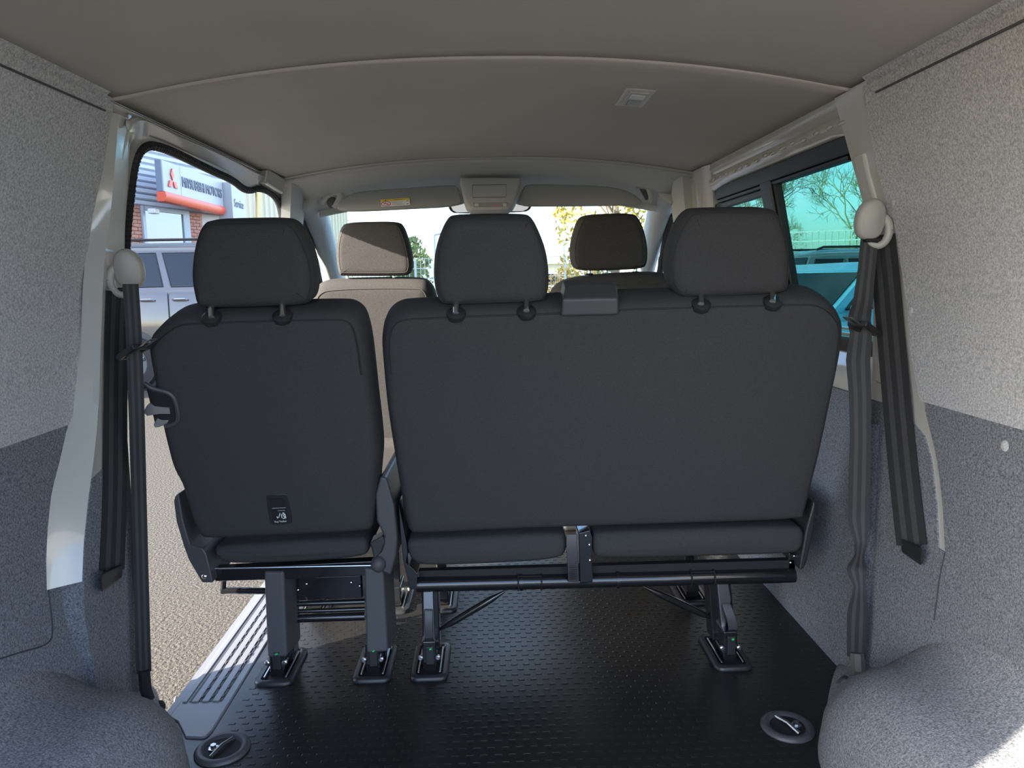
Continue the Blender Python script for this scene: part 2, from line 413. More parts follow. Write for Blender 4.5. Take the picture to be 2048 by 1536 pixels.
rows_panel(-1, const_y(.28), doorL, 0, 1.325, -.07, .012).build('outer_skin', paint, wl)
# door-edge return of the pillar
def strip(side, yf, z0, z1, offa, offb, thick=.012, n=22):
    g = MB(); a, b = [], []
    rr = []
    for i in range(n + 1):
        z = z0 + (z1 - z0) * i / n; yy = yf(z)
        rr.append([Vector((side * (W(z) - offa), yy - thick, z)), Vector((side * (W(z) - offb), yy - thick, z)), Vector((side * (W(z) - offb), yy, z)), Vector((side * (W(z) - offa), yy, z))])
    return g.loft(rr, True, True)
strip(-1, doorL, 0, 1.31, .0, -.09).build('pillar_return', paint, wl)
# upper carpet roll between wall and ceiling
m = MB(); m.loft([[Vector((-.768, yy, 1.300)), Vector((-.755, yy, 1.325)), Vector((-.735, yy, 1.342)), Vector((-.75, yy, 1.352)), Vector((-.79, yy, 1.33)), Vector((-.79, yy, 1.30))] for yy in (.28, .6, 1.0, 1.56)]); m.build('top_lining', carpet_hi, wl)
seam_dark = mat('lining_gap', (.07, .072, .078), .95)
m = MB(); m.tube([(-(W(1.297) - .002), yy, 1.297) for yy in (.28, .8, 1.3, 1.56)], .0022, 6); m.build('lining_seam', seam_dark, wl)
m = MB(); m.tube([(W(1.297) - .002, yy, 1.297) for yy in (.28, .8, 1.3, 1.49)], .0022, 6); SEAM_R = m
for px, py in ((66, 188), (352, 1400)):
    p = on_wall(px, py, -1); b = MB(); b.ball(p, (.004, .010, .010), n=10, m=6); b.build('trim_clip', carpet_hi, wl)
# carpet panel seams
def seam_curve(pts, side, parent, r=.0014, off=.0008, m_=None):
    b = MB(); b.tube(chaikin_open([on_wall(px, py, side, off) for px, py in pts], 2), r, 6); return b.build('panel_seam', m_ or mat('carpet_gap', (.045, .048, .054), .95), parent)
seam_curve([(97, 1180), (104, 1240), (106, 1275), (90, 1292), (40, 1305), (0, 1318)], -1, wl)

# doorway header on the left: painted rail with rubber seal
hd = thing('door_frame', None, None, (-.80, 2.3, 1.28), kind='structure'); hd.name = 'door_1'
apx = [(249, 560), (251, 500), (257, 420), (266, 340), (275, 306), (290, 292), (310, 291), (345, 303), (420, 340), (465, 360), (484, 377), (500, 382), (516, 376), (536, 382), (554, 398), (563, 425), (563, 460)]
seal_pts = [on_wall(px, py, -1, -.012) for px, py in apx]
# header rail: lofted section from the ceiling edge down to the seal
rail = MB(); rr = []
for i in range(29):
    yy = 1.50 + 1.48 * i / 28
    zb = 1.235 + (.010 * math.sin((yy - 1.7) * 2.2))
    zb = 1.295
    x = lambda z, o_: -(W(z) + o_)
    rr.append([Vector((-.752, yy, 1.345)), Vector((-.765, yy, 1.325)), Vector((x(1.315, 0), yy, 1.318)), Vector((x(1.31, .004), yy, 1.312)), Vector((x(1.306, .010), yy, 1.306)), Vector((x(zb + .01, .010), yy, zb + .006)), Vector((x(zb, .012), yy, zb)), Vector((x(zb, .10), yy, zb + .022)), Vector((-.90, yy, 1.34)), Vector((-.85, yy, 1.40))])
rail.loft(rr, True, True).build('header_rail', paint, hd, angle=50)
# front post of the doorway (rear face of the B-pillar)
post = MB(); rr = []
for i in range(18):
    z = 1.325 * i / 17; yf = lerp([(0, 2.98), (.9, 3.02), (1.16, 3.0), (1.22, 2.945), (1.26, 2.86), (1.325, 2.80)], z)
    rr.append([Vector((-(W(z) - .02), yf, z)), Vector((-(W(z) + .006), yf, z)), Vector((-(W(z) + .09), yf + .42, z)), Vector((-(W(z) + .02), yf + .42, z)), Vector((-(W(z) - .02), yf + .14, z))])
post.loft(rr, True, True).build('front_post', paint, hd)
opx = [(215, 560), (218, 500), (222, 420), (230, 340), (245, 256), (268, 231), (300, 243), (345, 268), (430, 303), (480, 328), (505, 341), (530, 351), (545, 355), (560, 359), (572, 372), (578, 425), (578, 460)]
bi = chaikin_open(seal_pts, 2); bo = chaikin_open([on_wall(px, py, -1, .002) for px, py in opx], 2)
fb_ = MB(); rings = []
for a_, b_ in zip(bi, bo):
    mid = b_.lerp(a_, .30); mid2 = b_.lerp(a_, .62); ox = Vector((-1, 0, 0))
    rings.append([b_, b_.lerp(a_, .10) - ox * .008, mid - ox * .006, mid2 + ox * .004, b_.lerp(a_, .86) + ox * .002, a_.copy(), a_ + ox * .012 + Vector((0, 0, .012)), b_ + ox * .03])
fb_.loft(rings, True, True).build('frame_band', paint, hd, angle=28)
sp = bi
s1 = MB(); s1.tube(sp, .0105, 8); s1.build('rubber_seal', rubber_seal, hd)
s2 = MB()
for i in range(0, len(sp) - 1):
    a, b = sp[i], sp[i + 1]; n = max(1, int((b - a).length / .010))
    for q in range(n):
        p = a.lerp(b, q / n); d = (b - a).normalized(); s2.tube([p - d * .002, p + d * .002], .0118, 7)
s2.build('seal_ribs', rubber_seal, hd, kind='stuff')
# lower rear part of the seal, down the pillar edge
low = [on_wall(px, py, -1, -.012) for px, py in ((246, 760), (247, 880), (255, 1000), (262, 1110), (268, 1200), (275, 1290), (284, 1375))]
s3 = MB(); s3.tube([sp[0]] + low, .009, 8); s3.build('rubber_seal', rubber_seal, hd)
# bolt and lifted lip at the top rear corner of the frame
pb = on_wall(257, 250, -1, .012); b = MB(); b.ball(pb, (.005, .010, .012)); b.build('frame_bolt', paint, hd)
# cover of the door's runner at the front of the header
m = MB(); m.loft([[Vector((-.735, 2.80, 1.325)), Vector((-.79, 2.80, 1.315)), Vector((-.80, 2.80, 1.275)), Vector((-.75, 2.80, 1.27))], [Vector((-.735, 2.58, 1.332)), Vector((-.775, 2.58, 1.325)), Vector((-.79, 2.58, 1.285)), Vector((-.745, 2.58, 1.28))]]); m.build('runner_cover', paint, hd, bevel=.008)

# right: carpeted quarter, painted pillar, then the window panel
wr = thing('wall_right', None, None, (.85, .7, 0), kind='structure')
eR_up = curve([(1728, 196), (1752, 330), (1780, 460), (1806, 560), (1818, 650), (1822, 720), (1838, 800), (1846, 812)], 1)
eR_lo = curve([(1848, 815), (1862, 860), (1874, 920), (1884, 990), (1888, 1060), (1890, 1104)], 1)
zcr = on_wall(1890, 1105, 1).z
ZR = .688
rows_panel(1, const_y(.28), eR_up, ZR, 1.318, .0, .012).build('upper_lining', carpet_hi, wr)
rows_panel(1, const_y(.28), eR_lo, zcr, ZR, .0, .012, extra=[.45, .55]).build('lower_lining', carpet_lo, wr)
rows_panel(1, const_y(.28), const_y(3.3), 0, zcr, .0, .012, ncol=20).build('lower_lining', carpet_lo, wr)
kickR = curve([(1800, 838), (1838, 830), (1850, 850), (1862, 890), (1872, 950), (1880, 1030), (1882, 1104)], 1)
kickR2 = lambda z: lerp([(zcr, eR_lo(zcr) + .022), (.5, eR_lo(.5) + .021), (.58, eR_lo(.58) + .022), (.62, eR_lo(.62) + .03), (.645, eR_lo(.64) + .075), (.66, eR_lo(.65) + .12)], z)
rows_panel(1, kickR2, const_y(3.3), zcr, .66, .0, .012, ncol=20, extra=[.5, .55, .58, .62, .645]).build('kick_lining', carpet_lo, wr)
rows_panel(1, lambda z: min(eR_up(z) if z > ZR else eR_lo(z), 1.40) - .12, const_y(1.66), .15, 1.325, -.003, .03).build('pillar_panel', paint, wr)
rows_panel(1, lambda z: eR_up(z) + .035, const_y(1.64), .70, 1.20, .004, .02, ncol=4).build('pillar_raised_face', paint, wr, bevel=.008)
rows_panel(1, const_y(.28), const_y(1.62), 0, 1.325, -.07, .012).build('outer_skin', paint, wr)
m = MB(); m.loft([[Vector((.768, yy, 1.300)), Vector((.755, yy, 1.325)), Vector((.735, yy, 1.342)), Vector((.75, yy, 1.352)), Vector((.79, yy, 1.33)), Vector((.79, yy, 1.30))] for yy in (.28, .6, 1.0, 1.52)]); m.build('top_lining', carpet_hi, wr)
SEAM_R.build('lining_seam', seam_dark, wr)
for px, py in ((1733, 198), (1821, 622), (2010, 892), (1785, 405)):
    p = on_wall(px, py, 1); b = MB(); b.ball(p, (.004, .010, .010), n=10, m=6); b.build('trim_clip', carpet_hi, wr)
seam_curve([(1890, 1106), (1878, 1160), (1874, 1200), (1868, 1240)], 1, wr)
# soft vertical fold of the kick lining behind the belt
fb = MB(); rr = []
for i in range(12):
    z = .05 + .56 * i / 11; yy = 1.585 + .06 * (z / .6)
    rr.append([Vector((W(z) + .004, yy - .05, z)), Vector((W(z) - .010, yy - .02, z)), Vector((W(z) - .013, yy, z)), Vector((W(z) - .004, yy + .022, z)), Vector((W(z) + .004, yy + .03, z))])
fb.loft(rr, True, True).build('lining_fold', carpet_lo, wr)
# window panel: painted belt below the glass, header above, posts
m = MB(); rr = []
for yy in (1.60, 1.9, 2.3, 2.7, 3.0): rr.append([Vector((W(.655) + .010, yy, .645)), Vector((W(.70) + .006, yy, .695)), Vector((W(.72) + .012, yy, .722)), Vector((W(.745) + .045, yy, .748)), Vector((W(.76) + .05, yy, .775)), Vector((.97, yy, .775)), Vector((.97, yy, .645))])
m.loft(rr, True, True).build('window_belt', paint, wr, angle=50)
m = MB(); rr = []
for i in range(15):
    yy = 1.52 + 1.46 * i / 14
    zb = lerp([(1.52, 1.20), (1.64, 1.235), (1.72, 1.245), (2.5, 1.245), (2.75, 1.22), (2.98, 1.19)], yy)
    rr.append([Vector((.752, yy, 1.345)), Vector((.765, yy, 1.325)), Vector((W(1.31) + .006, yy, 1.31)), Vector((W(1.29) + .014, yy, 1.292)), Vector((W(1.275) + .004, yy, 1.275)), Vector((W(zb + .016) + .008, yy, zb + .016)), Vector((W(zb) + .022, yy, zb + .006)), Vector((W(zb) + .045, yy, zb)), Vector((.93, yy, 1.30)), Vector((.85, yy, 1.40))])
m.loft(rr, True, True).build('window_header', paint, wr, angle=50)
# sealant dabs along the header rail
g = MB()
for k in range(15):
    yy = 1.66 + k * .066 + random.uniform(-.01, .01); z = 1.274
    g.ball((W(z) + .003, yy, z + random.uniform(-.003, .003)), (.004, .013 + random.random() * .012, .005), n=8, m=5)
g.build('sealant_bead', paint, wr, kind='stuff')
m = MB(); rr = []
for i in range(12):
    z = .70 + .56 * i / 11
    rr.append([Vector((W(z) + .006, 1.60, z)), Vector((W(z) + .004, 1.655, z)), Vector((W(z) + .05, 1.675, z)), Vector((W(z) + .06, 1.60, z))])
m.loft(rr, True, True).build('window_post', paint, wr, angle=60)
m = MB(); rr = []
for i in range(16):
    z = .0 + 1.325 * i / 15; yf = lerp([(0, 2.80), (.9, 2.78), (1.15, 2.73), (1.26, 2.64), (1.325, 2.60)], z)
    rr.append([Vector((W(z) + .008, yf, z)), Vector((W(z) - .004, yf + .05, z)), Vector((W(z) - .004, 2.98, z)), Vector((W(z) + .08, 2.98, z)), Vector((W(z) + .08, yf, z))])
m.loft(rr, True, True).build('front_post', paint, wr, angle=50)
rows_panel(1, const_y(1.55), const_y(3.3), 0, .70, -.07, .012).build('outer_skin', paint, wr)

# ---- the sliding window in the right-hand wall
winblk = mat('window_black', (.010, .011, .012), .35)
wn1 = thing('window_1', None, None, (.9, 2.2, .76), kind='structure')
def GX(z): return lerp([(.74, .925), (1.27, .815)], z)
def gpanel(name, ya, yb, za, zb, off, th, m_, par=wn1, bev=None):
    g = MB(); g.hexa([(GX(za) + off, ya, za), (GX(za) + off, yb, za), (GX(zb) + off, yb, zb), (GX(zb) + off, ya, zb), (GX(za) + off + th, ya, za), (GX(za) + off + th, yb, za), (GX(zb) + off + th, yb, zb), (GX(zb) + off + th, ya, zb)]); return g.build(name, m_, par, bevel=bev, smooth=bool(bev))
gpanel('fixed_pane', 1.60, 2.22, .755, 1.245, .006, .004, tint_glass)
gpanel('sliding_pane', 2.20, 2.80, .755, 1.245, -.010, .004, tint_glass)
gpanel('top_rail', 1.655, 2.66, 1.212, 1.252, -.026, .03, winblk, bev=.004)
gpanel('top_rail_lip', 1.70, 2.66, 1.200, 1.211, -.020, .022, winblk, bev=.003)
gpanel('bottom_rail', 1.63, 2.80, .748, .785, -.020, .03, winblk, bev=.004)
gpanel('bottom_track', 1.63, 2.80, .790, .797, -.014, .02, steel, bev=.001)
gpanel('bottom_track', 1.63, 2.80, .806, .811, -.014, .02, steel, bev=.001)
gpanel('centre_post', 2.155, 2.235, .76, 1.235, -.024, .026, winblk, bev=.004)
gpanel('centre_post_edge', 2.135, 2.150, .76, 1.235, -.018, .022, rubber_seal, bev=.003)
gpanel('pane_frame', 2.235, 2.70, 1.178, 1.198, -.020, .018, winblk, bev=.004)
gpanel('pane_frame', 2.62, 2.72, .78, 1.20, -.020, .018, winblk, bev=.004)
gpanel('end_block', 1.64, 1.69, .748, .80, -.030, .04, winblk, bev=.006)

# ---- wheel arches under carpet
def arch(side, label):
    g = MB(); yc, rad, zt = 1.03, .42, .232; rings = []
    for i in range(25):
        t = math.pi * i / 24; yy = yc + rad * math.cos(t); h = zt * (math.sin(t) ** .62) * 1.0
        h = max(h, .002); xi = (.612 if side > 0 else .588) + .085 * max(0, (yy - 1.22) / .23) ** 2
        sec = []; rc = min(.14, h * .85)
        sec.append(Vector((side * (xi - .005), yy, -.01))); sec.append(Vector((side * xi, yy, max(h - rc, 0))))
        for q in range(1, 7):
            a = math.pi / 2 * q / 6; sec.append(Vector((side * (xi + rc * (1 - math.cos(a))), yy - .0, h - rc + rc * math.sin(a))))
        sec.append(Vector((side * .80, yy, h + .02 * math.sin(t)))); sec.append(Vector((side * .835, yy, h + .05 * math.sin(t)))); sec.append(Vector((side * .87, yy, h + .13 * math.sin(t)))); sec.append(Vector((side * .90, yy, h + .13 * math.sin(t)))); sec.append(Vector((side * .90, yy, -.01)))
        rings.append(sec)
    g.loft(rings, True, True); o = g.build('wheel_arch', carpet_arch, None, angle=60); o['kind'] = 'structure'; o.name = 'trim_4' if side < 0 else 'trim_5'
    return o
arL = arch(-1, ''); arR = arch(1, '')
# carpet skirt in front of each arch, running to the belt anchor
for side, nm in ((-1, 'trim_6'), (1, 'trim_7')):
    g = MB(); rr = []
    for i in range(10):
        t = i / 9; yy = 1.38 + .29 * t; xi = .668 + (.82 - .668) * t ** 1.2; h = .085 * (1 - t) ** .8 + .012
        rr.append([Vector((side * xi, yy, -.005)), Vector((side * (xi + .01), yy, h * .6)), Vector((side * (xi + .06), yy, h)), Vector((side * .87, yy, h + .03)), Vector((side * .87, yy, -.005))])
    g.loft(rr, True, True); o = g.build('arch_skirt', carpet_arch, None, angle=60); o['kind'] = 'structure'; o.name = nm

# ---- cab: headliner over the windscreen, pillars, screen
cab = thing('trim_8', None, None, (0, 3.0, 1.3), kind='structure')
g = MB(); rows = []
for j in range(15):
    t = j / 14; yy = 2.79 + .42 * t; rr = []
    for i in range(33):
        s_ = i / 16 - 1; x = s_ * (.775 - .075 * t); z = 1.392 - .070 * abs(s_) ** 2.2 - .072 * t ** 1.3
        if t < .1: z -= (.1 - t) * .06
        rr.append(Vector((x, yy + .06 * t * s_ * s_ * -1, z)))
    rows.append(rr)
g.loft(rows, False, False); o = g.build('cab_headliner', cabtrim, cab); sm = o.modifiers.new('solid', 'SOLIDIFY'); sm.thickness = .012; sm.offset = -1
g = MB(); g.tube([(.772 * (i / 20 - 1), 2.792, 1.390 - .070 * abs(i / 20 - 1) ** 2.2) for i in range(41)], .006, 8); g.build('headliner_edge', cabtrim, cab)
for s_ in (-1, 1):
    # B-pillar trim: sweeps from the roof down and forward
    g = MB(); rr = []
    for i in range(16):
        t = i / 15; z = 1.345 - 1.30 * t; yy = 2.83 + .10 * math.sin(min(t * 2.2, 1) * math.pi / 2); x = W(z) - .035; yy = lerp([(0, 3.04), (1.05, 3.03), (1.12, 3.0), (1.25, 2.89), (1.345, 2.81)], z); hw = .115 - .055 * min(t * 3, 1)
        rr.append([Vector((s_ * x, yy - .02, z)), Vector((s_ * (x - .018), yy + hw * .5, z)), Vector((s_ * x, yy + hw * 1.3 + .06, z)), Vector((s_ * (x + .05), yy + hw * 1.4 + .06, z)), Vector((s_ * (x + .035), yy - .02, z))])
    g.loft(rr, True, True); g.build('pillar_trim', cabtrim, cab, angle=60)
    # side rail and A-pillar
    g = MB(); path = [(s_ * .735, 3.02, 1.30), (s_ * .745, 3.20, 1.275), (s_ * .76, 3.40, 1.20), (s_ * .775, 3.62, 1.08), (s_ * .79, 3.85, .93), (s_ * .80, 4.0, .80)]
    g.tube(chaikin_open(path, 2), [.065 - .018 * i / 16 for i in range(17)] + [.045] * 10, 10); g.build('windscreen_pillar', cabtrim, cab)
    # door window frame and pane
    g = MB(); path = [(s_ * .865, 3.12, .80), (s_ * .845, 3.13, 1.05), (s_ * .805, 3.20, 1.20), (s_ * .80, 3.30, 1.215), (s_ * .82, 3.52, 1.08), (s_ * .84, 3.70, .95), (s_ * .855, 3.84, .82)]
    g.tube(chaikin_open(path, 2), .016, 8); g.build('door_seal', rubber_seal, cab)
    g = MB(); path = [(s_ * .90, 3.30, .80), (s_ * .865, 3.36, 1.10), (s_ * .85, 3.38, 1.17)]
    g.tube(path, .014, 8); g.build('door_frame_bar', rubber_seal, cab)
    g = MB(); g.box((s_ * .88, 3.68, .38), (.07, .75, .76)); g.build('cab_door_panel', plastic_g, cab, bevel=.02)
    g = MB(); g.hexa([(s_ * .885, 3.02, .76), (s_ * .885, 3.96, .76), (s_ * .82, 3.36, 1.22), (s_ * .82, 3.06, 1.22), (s_ * .889, 3.02, .76), (s_ * .889, 3.96, .76), (s_ * .824, 3.36, 1.22), (s_ * .824, 3.06, 1.22)]); g.build('door_pane', clear_glass, cab, smooth=False)
# roof side rails of the cab
g = MB()
lip = MB(); rr = []
for i in range(25):
    s_ = i / 12 - 1; x = s_ * .70; zt_ = 1.392 - .070 * abs(s_) ** 2.2 - .072; yy = 3.205 - .06 * s_ * s_
    rr.append([Vector((x, yy - .004, zt_ + .004)), Vector((x, yy + .012, zt_ + .004)), Vector((x, yy + .012, zt_ - .034 - .022 * math.exp(-(x / .16) ** 4))), Vector((x, yy - .004, zt_ - .034 - .022 * math.exp(-(x / .16) ** 4)))])
lip.loft(rr, True, True).build('screen_header', cabtrim, cab)
ws = thing('window_2', None, None, (0, 3.6, .8), kind='structure')
rows = []
for j in range(8):
    t = j / 7; yy = 3.20 + .90 * t; z = 1.318 - .52 * t; hw = .70 + .10 * t
    rows.append([Vector((hw * (i / 8 - 1), yy - .10 * (i / 8 - 1) ** 2, z)) for i in range(17)])
g.loft(rows, False, False); g.build('windscreen_pane', clear_glass, ws)
g = MB(); g.loft([[Vector((-.80, 3.40, .66)), Vector((-.80, 3.50, .80)), Vector((-.80, 4.1, .76)), Vector((-.80, 4.1, .4))], [Vector((.80, 3.40, .66)), Vector((.80, 3.50, .80)), Vector((.80, 4.1, .76)), Vector((.80, 4.1, .4))]]); o = g.build('dashboard', plastic_g, None, bevel=.03)
tag(o, 'dark grey dashboard under the windscreen', 'dashboard')
# ================================================================ rear seats
TILT = R(14.5)
BK = Frame((0, 1.56, .88), TILT)            # rear face of the backrests
HR = Frame((0, 1.550, 1.0), R(9))           # rear face of the headrests
def pxo(fr, pts): return [fr.uv(*p) for p in pts]
def inset_poly(o, d):
    n = len(o); a = sum(o[i][0] * o[(i + 1) % n][1] - o[(i + 1) % n][0] * o[i][1] for i in range(n)); sgn = 1 if a > 0 else -1; res = []
    for i in range(n):
        p, q, t = o[i - 1], o[i], o[(i + 1) % n]; e = Vector((t[0] - p[0], t[1] - p[1])); e.normalize()
        res.append((q[0] - e.y * d * sgn, q[1] + e.x * d * sgn))
    return res
def piping(fr, outline, d, n_off, par, r=.0016, m_=fabric_seam, only=None):
    o = inset_poly(chaikin(outline, 2), d); pts = [fr.pt(u, v, n_off) for u, v in o]
    if only: pts = [p for p in pts if only(p)]
    else: pts.append(pts[0])
    # start an open run at its largest gap
    if only:
        k = max(range(len(pts)), key=lambda i: (pts[i] - pts[i - 1]).length); pts = pts[k:] + pts[:k]
    b = MB(); b.tube(pts, r, 6); return b.build('seam_piping', m_, par)
def headrest(root, outline, posts, collar_pts, m_=fabric, fr=HR, thick=.105, zlow=None, rad=.030):
    hb = MB(); o = pxo(fr, outline); hb.cushion(fr, o, thick, r=rad, rf=.035, bulge=.004, bulge_f=.012)
    h = hb.build('headrest', m_, root, angle=70)
    piping(fr, o, rad * .22, rad * .34, h, r=.0012)
    for (px, py), (cx, cy) in zip(posts, collar_pts):
        a = fr.P(px, py - 3, .013); c = BK.P(cx, cy - 3, .001) if fr is HR else None
        c = c if c else Vector((a.x, a.y + .01, zlow))
        b = MB(); b.cyl(c + (c - a) * .2, a + (a - c) * .5, .0068, 14); b.build('headrest_post', chrome, h)
    return h
def collar(root, cx, cy, r=.021):
    c = BK.P(cx, cy - 2, .0050); b = MB(); b.lathe(c, BK.v * .93 - BK.n * .37, [(r * .9, -.010), (r, -.001), (r * .97, .003), (r * .75, .006), (r * .5, .007), (.003, .007)], 20); b.build('headrest_collar', plastic, root)

# ---- single seat on the left
s1 = thing('passenger_chair', 'single dark grey rear seat beside the open doorway, seen from behind', 'seat', (-.47, 1.75, 0))
o1 = [(285, 687), (298, 669), (321, 648), (346, 633), (372, 628), (524, 623), (676, 620), (697, 623), (717, 636), (727, 656), (735, 690), (741, 740), (748, 807), (755, 862), (760, 917), (757, 950), (754, 985), (753, 1026), (749, 1062), (738, 1074), (571, 1081), (423, 1089), (398, 1085), (383, 1067), (371, 1034), (360, 993), (352, 971), (336, 944), (325, 903), (315, 862), (304, 805), (294, 750), (287, 715)]
uv1 = pxo(BK, o1)
b = MB(); b.cushion(BK, uv1, .125, r=.024, rn=.06, rf=.04, bulge=.006, bulge_f=.02); bk1 = b.build('backrest', fabric, s1, angle=70)
piping(BK, uv1, .021, -.0006, bk1, only=lambda p: p.z > .74)
headrest(s1, [(387, 616), (379, 582), (375, 552), (379, 509), (386, 476), (397, 451), (409, 443), (473, 441), (562, 440), (582, 447), (600, 471), (615, 504), (624, 539), (626, 572), (622, 597), (612, 611), (587, 616), (498, 619), (402, 621)], [(423, 612), (565, 608)], [(423, 634), (565, 631)])
for c in ((423, 637), (565, 634)): collar(s1, *c)
# seat cushion
CF = Frame((0, 1.70, .3), R(0))
b = MB(); b.cushion(CF, pxo(CF, [(424, 1100), (436, 1093), (715, 1076), (735, 1082), (739, 1103), (724, 1118), (600, 1127), (460, 1132), (432, 1122)]), .46, r=.018, bulge=.004); b.build('seat_cushion', fabric, s1, angle=70)
# release lever in its recess on the outer edge
LF = Frame(BK.pt(0, 0, -.004), TILT)
b = MB(); b.prism([LF.P(*p, 0) for p in ((292, 770), (318, 780), (340, 788), (350, 800), (354, 832), (345, 846), (312, 852), (303, 812))], LF.n * -.002); b.build('lever_recess', black_m, s1)
b = MB(); b.tube(chaikin_open([LF.P(*p) for p in ((288, 766), (302, 776), (320, 781), (338, 785), (350, 797), (356, 822), (357, 838), (350, 848), (330, 852))], 2), .0058, 8); b.build('lever_bezel', plastic_g, s1, label='curved dark trim around the release lever')
b = MB(); b.prism([LF.P(*p, -.004) for p in ((288, 821), (293, 812), (299, 806), (308, 813), (338, 816), (340, 828), (318, 828), (294, 832), (289, 827))], LF.n * .02); b.build('release_lever', mat('lever_grey', (.22, .22, .225), .4), s1, bevel=.003, label='light grey release lever')
b = MB(); b.prism([LF.P(*p, -.003) for p in ((306, 850), (313, 836), (322, 840), (339, 840), (334, 848), (318, 855), (309, 856))], LF.n * .018); b.build('release_lever', mat('lever_grey', (.22, .22, .225), .4), s1, bevel=.003)
# tether anchor window with its printed symbol
b = MB(); b.cushion(LF, pxo(LF, [(531, 992), (536, 989), (572, 988), (577, 993), (585, 1044), (581, 1048), (545, 1050), (540, 1045)]), .004, r=.0015, smooth=1); tl = b.build('tether_label', plastic, s1, label='black tether anchor label with white child-seat symbol')
b = MB(); b.prism([LF.P(*p, -.0015) for p in ((540, 998), (566, 997), (571, 1020), (544, 1021))], LF.n * -.0006); b.build('anchor_slot', black_m, tl)
b = MB(); b.prism([LF.P(*p, -.0015) for p in ((543, 1022), (571, 1021), (575, 1038), (547, 1039))], LF.n * -.0006); b.build('symbol_plate', black_m, tl)
for q in (((544, 1016.5), (571, 1015.5)), ((555, 1021.5), (570, 1020.5))):
    b = MB(); b.tube([LF.P(*p, -.0025) for p in q], .0006, 5); b.build('slot_edge', mat('print_grey', (.4, .42, .45), .6), tl)
for pts in ([(555, 1036), (558, 1034), (560, 1026), (562, 1030)], [(554, 1033), (555, 1036)], [(564, 1036), (563, 1030), (566, 1025), (570, 1031), (571, 1036)], [(566, 1037), (572, 1036), (570, 1029), (567, 1026)], [(566, 1029), (569, 1035)]):
    b = MB(); b.tube([LF.P(*p, -.0026) for p in pts], .0009, 5); b.build('seat_symbol', white_m, tl)
text_mesh('Top Tether', .0062, white_m, 'lettering', tl, axes(LF.P(548.5, 1044, -.0035), LF.P(575, 1042, 0) - LF.P(548.5, 1044, 0), LF.v), .0002, xscale=1.0)
# plastic side shields
def shield(root, name, pts, y, dep, m_, bev=.006):
    b = MB(); b.prism([PY(px, py, y) for px, py in pts], (0, dep, 0)); return b.build(name, m_, root, bevel=bev)
shield(s1, 'side_shield', [(357, 986), (350, 992), (347, 1004), (352, 1042), (366, 1090), (377, 1120), (404, 1166), (426, 1166), (413, 1108), (406, 1098), (380, 1089), (366, 1042)], 1.69, .30, plastic_g)
shield(s1, 'side_shield', [(760, 953), (773, 955), (789, 1012), (795, 1075), (793, 1110), (781, 1152), (764, 1144), (746, 1133), (752, 1105), (768, 1074), (753, 1042), (750, 988)], 1.69, .30, plastic_g)
b = MB(); b.prism([PY(*p, 1.685) for p in ((739, 1086), (766, 1072), (770, 1086), (764, 1104), (748, 1120), (744, 1104))], (0, .05, 0)); b.build('hinge_cover', plastic, s1, bevel=.004)
b = MB(); b.ball(PY(757, 1128, 1.69), (.018, .02, .020)); b.build('hinge_knob', plastic_soft, s1)
b = MB(); b.ball(PY(409, 1153, 1.688), (.007, .004, .006)); b.build('shield_screw', chrome, s1)
# steel frame below
b = MB(); b.prism([PY(*p, 1.72) for p in ((425, 1138), (745, 1122), (747, 1150), (600, 1158), (430, 1163))], (0, .03, 0)); b.build('frame_plate', steel_blk, s1, bevel=.003)
b = MB(); b.cyl(PY(430, 1137, 1.715), PY(742, 1131, 1.715), .0022, 8); b.build('frame_rod', steel, s1)
b = MB(); b.cyl(PY(444, 1181, 1.80), PY(534, 1182, 1.80), .0085, 12); b.build('frame_rod', steel_blk, s1)
b = MB(); b.tube([PY(447, 1160, 1.80), PY(446, 1186, 1.80)], .007, 8); b.build('rod_bracket', steel_blk, s1)
b = MB(); b.prism([PY(*p, 1.77) for p in ((594, 1156), (724, 1150), (726, 1196), (594, 1203))], (0, .10, 0)); bx_ = b.build('mechanism_box', steel_blk, s1, bevel=.005)
for px, py in ((613, 1168), (702, 1165), (596, 1180), (719, 1172)):
    b = MB(); b.ball(PY(px, py, 1.768), (.004, .003, .004), n=8, m=6); b.build('rivet', chrome, bx_)
for ya, r in ((1207, .007), (1222, .006), (1236, .011)):
    b = MB(); b.cyl(PY(586, ya + 1, 1.78), PY(730, ya - 4, 1.78), r, 12); b.build('cross_bar', steel_blk, s1)
def foot_block(root, cx, zt=.085, lean=0.0):
    """locking claw at the bottom of a leg"""
    g = MB(); g.box((cx, 1.735, zt / 2 - .005), (.034, .07, zt)); f = g.build('foot_claw', steel_blk, root, bevel=.004)
    g = MB(); g.box((cx + .002, 1.699, zt * .52), (.020, .006, zt * .55)); g.build('lock_tab', plastic, f, bevel=.002)
    g = MB(); g.box((cx + .004, 1.695, zt * .74), (.006, .004, .0035), Matrix.Rotation(R(-20), 3, 'Y')); g.build('lock_marker', green_m, f)
    for s_ in (-1, 1):
        g = MB(); g.lathe((cx + s_ * .021, 1.702, zt * .45), (0, -1, 0), [(.0065, 0), (.0065, .006), (.004, .008)], 10); g.build('foot_bolt', steel, f)
def leg_cover(root, tl_, tr_, br_, bl_, m_):
    g = MB(); q = [PY(*p, 1.715) for p in (tl_, tr_)] + [PY(*p, 1.695) for p in (br_, bl_)]
    g.hexa([q[0], q[1], q[2], q[3]] + [p + Vector((.012, .09, 0)) for p in q]); return g.build('leg_cover', m_, root, bevel=.007)
leg_cover(s1, (527, 1143), (567, 1143), (574, 1315), (534, 1316), plastic_soft)
leg_cover(s1, (727, 1135), (767, 1140), (776, 1304), (732, 1308), plastic_soft)
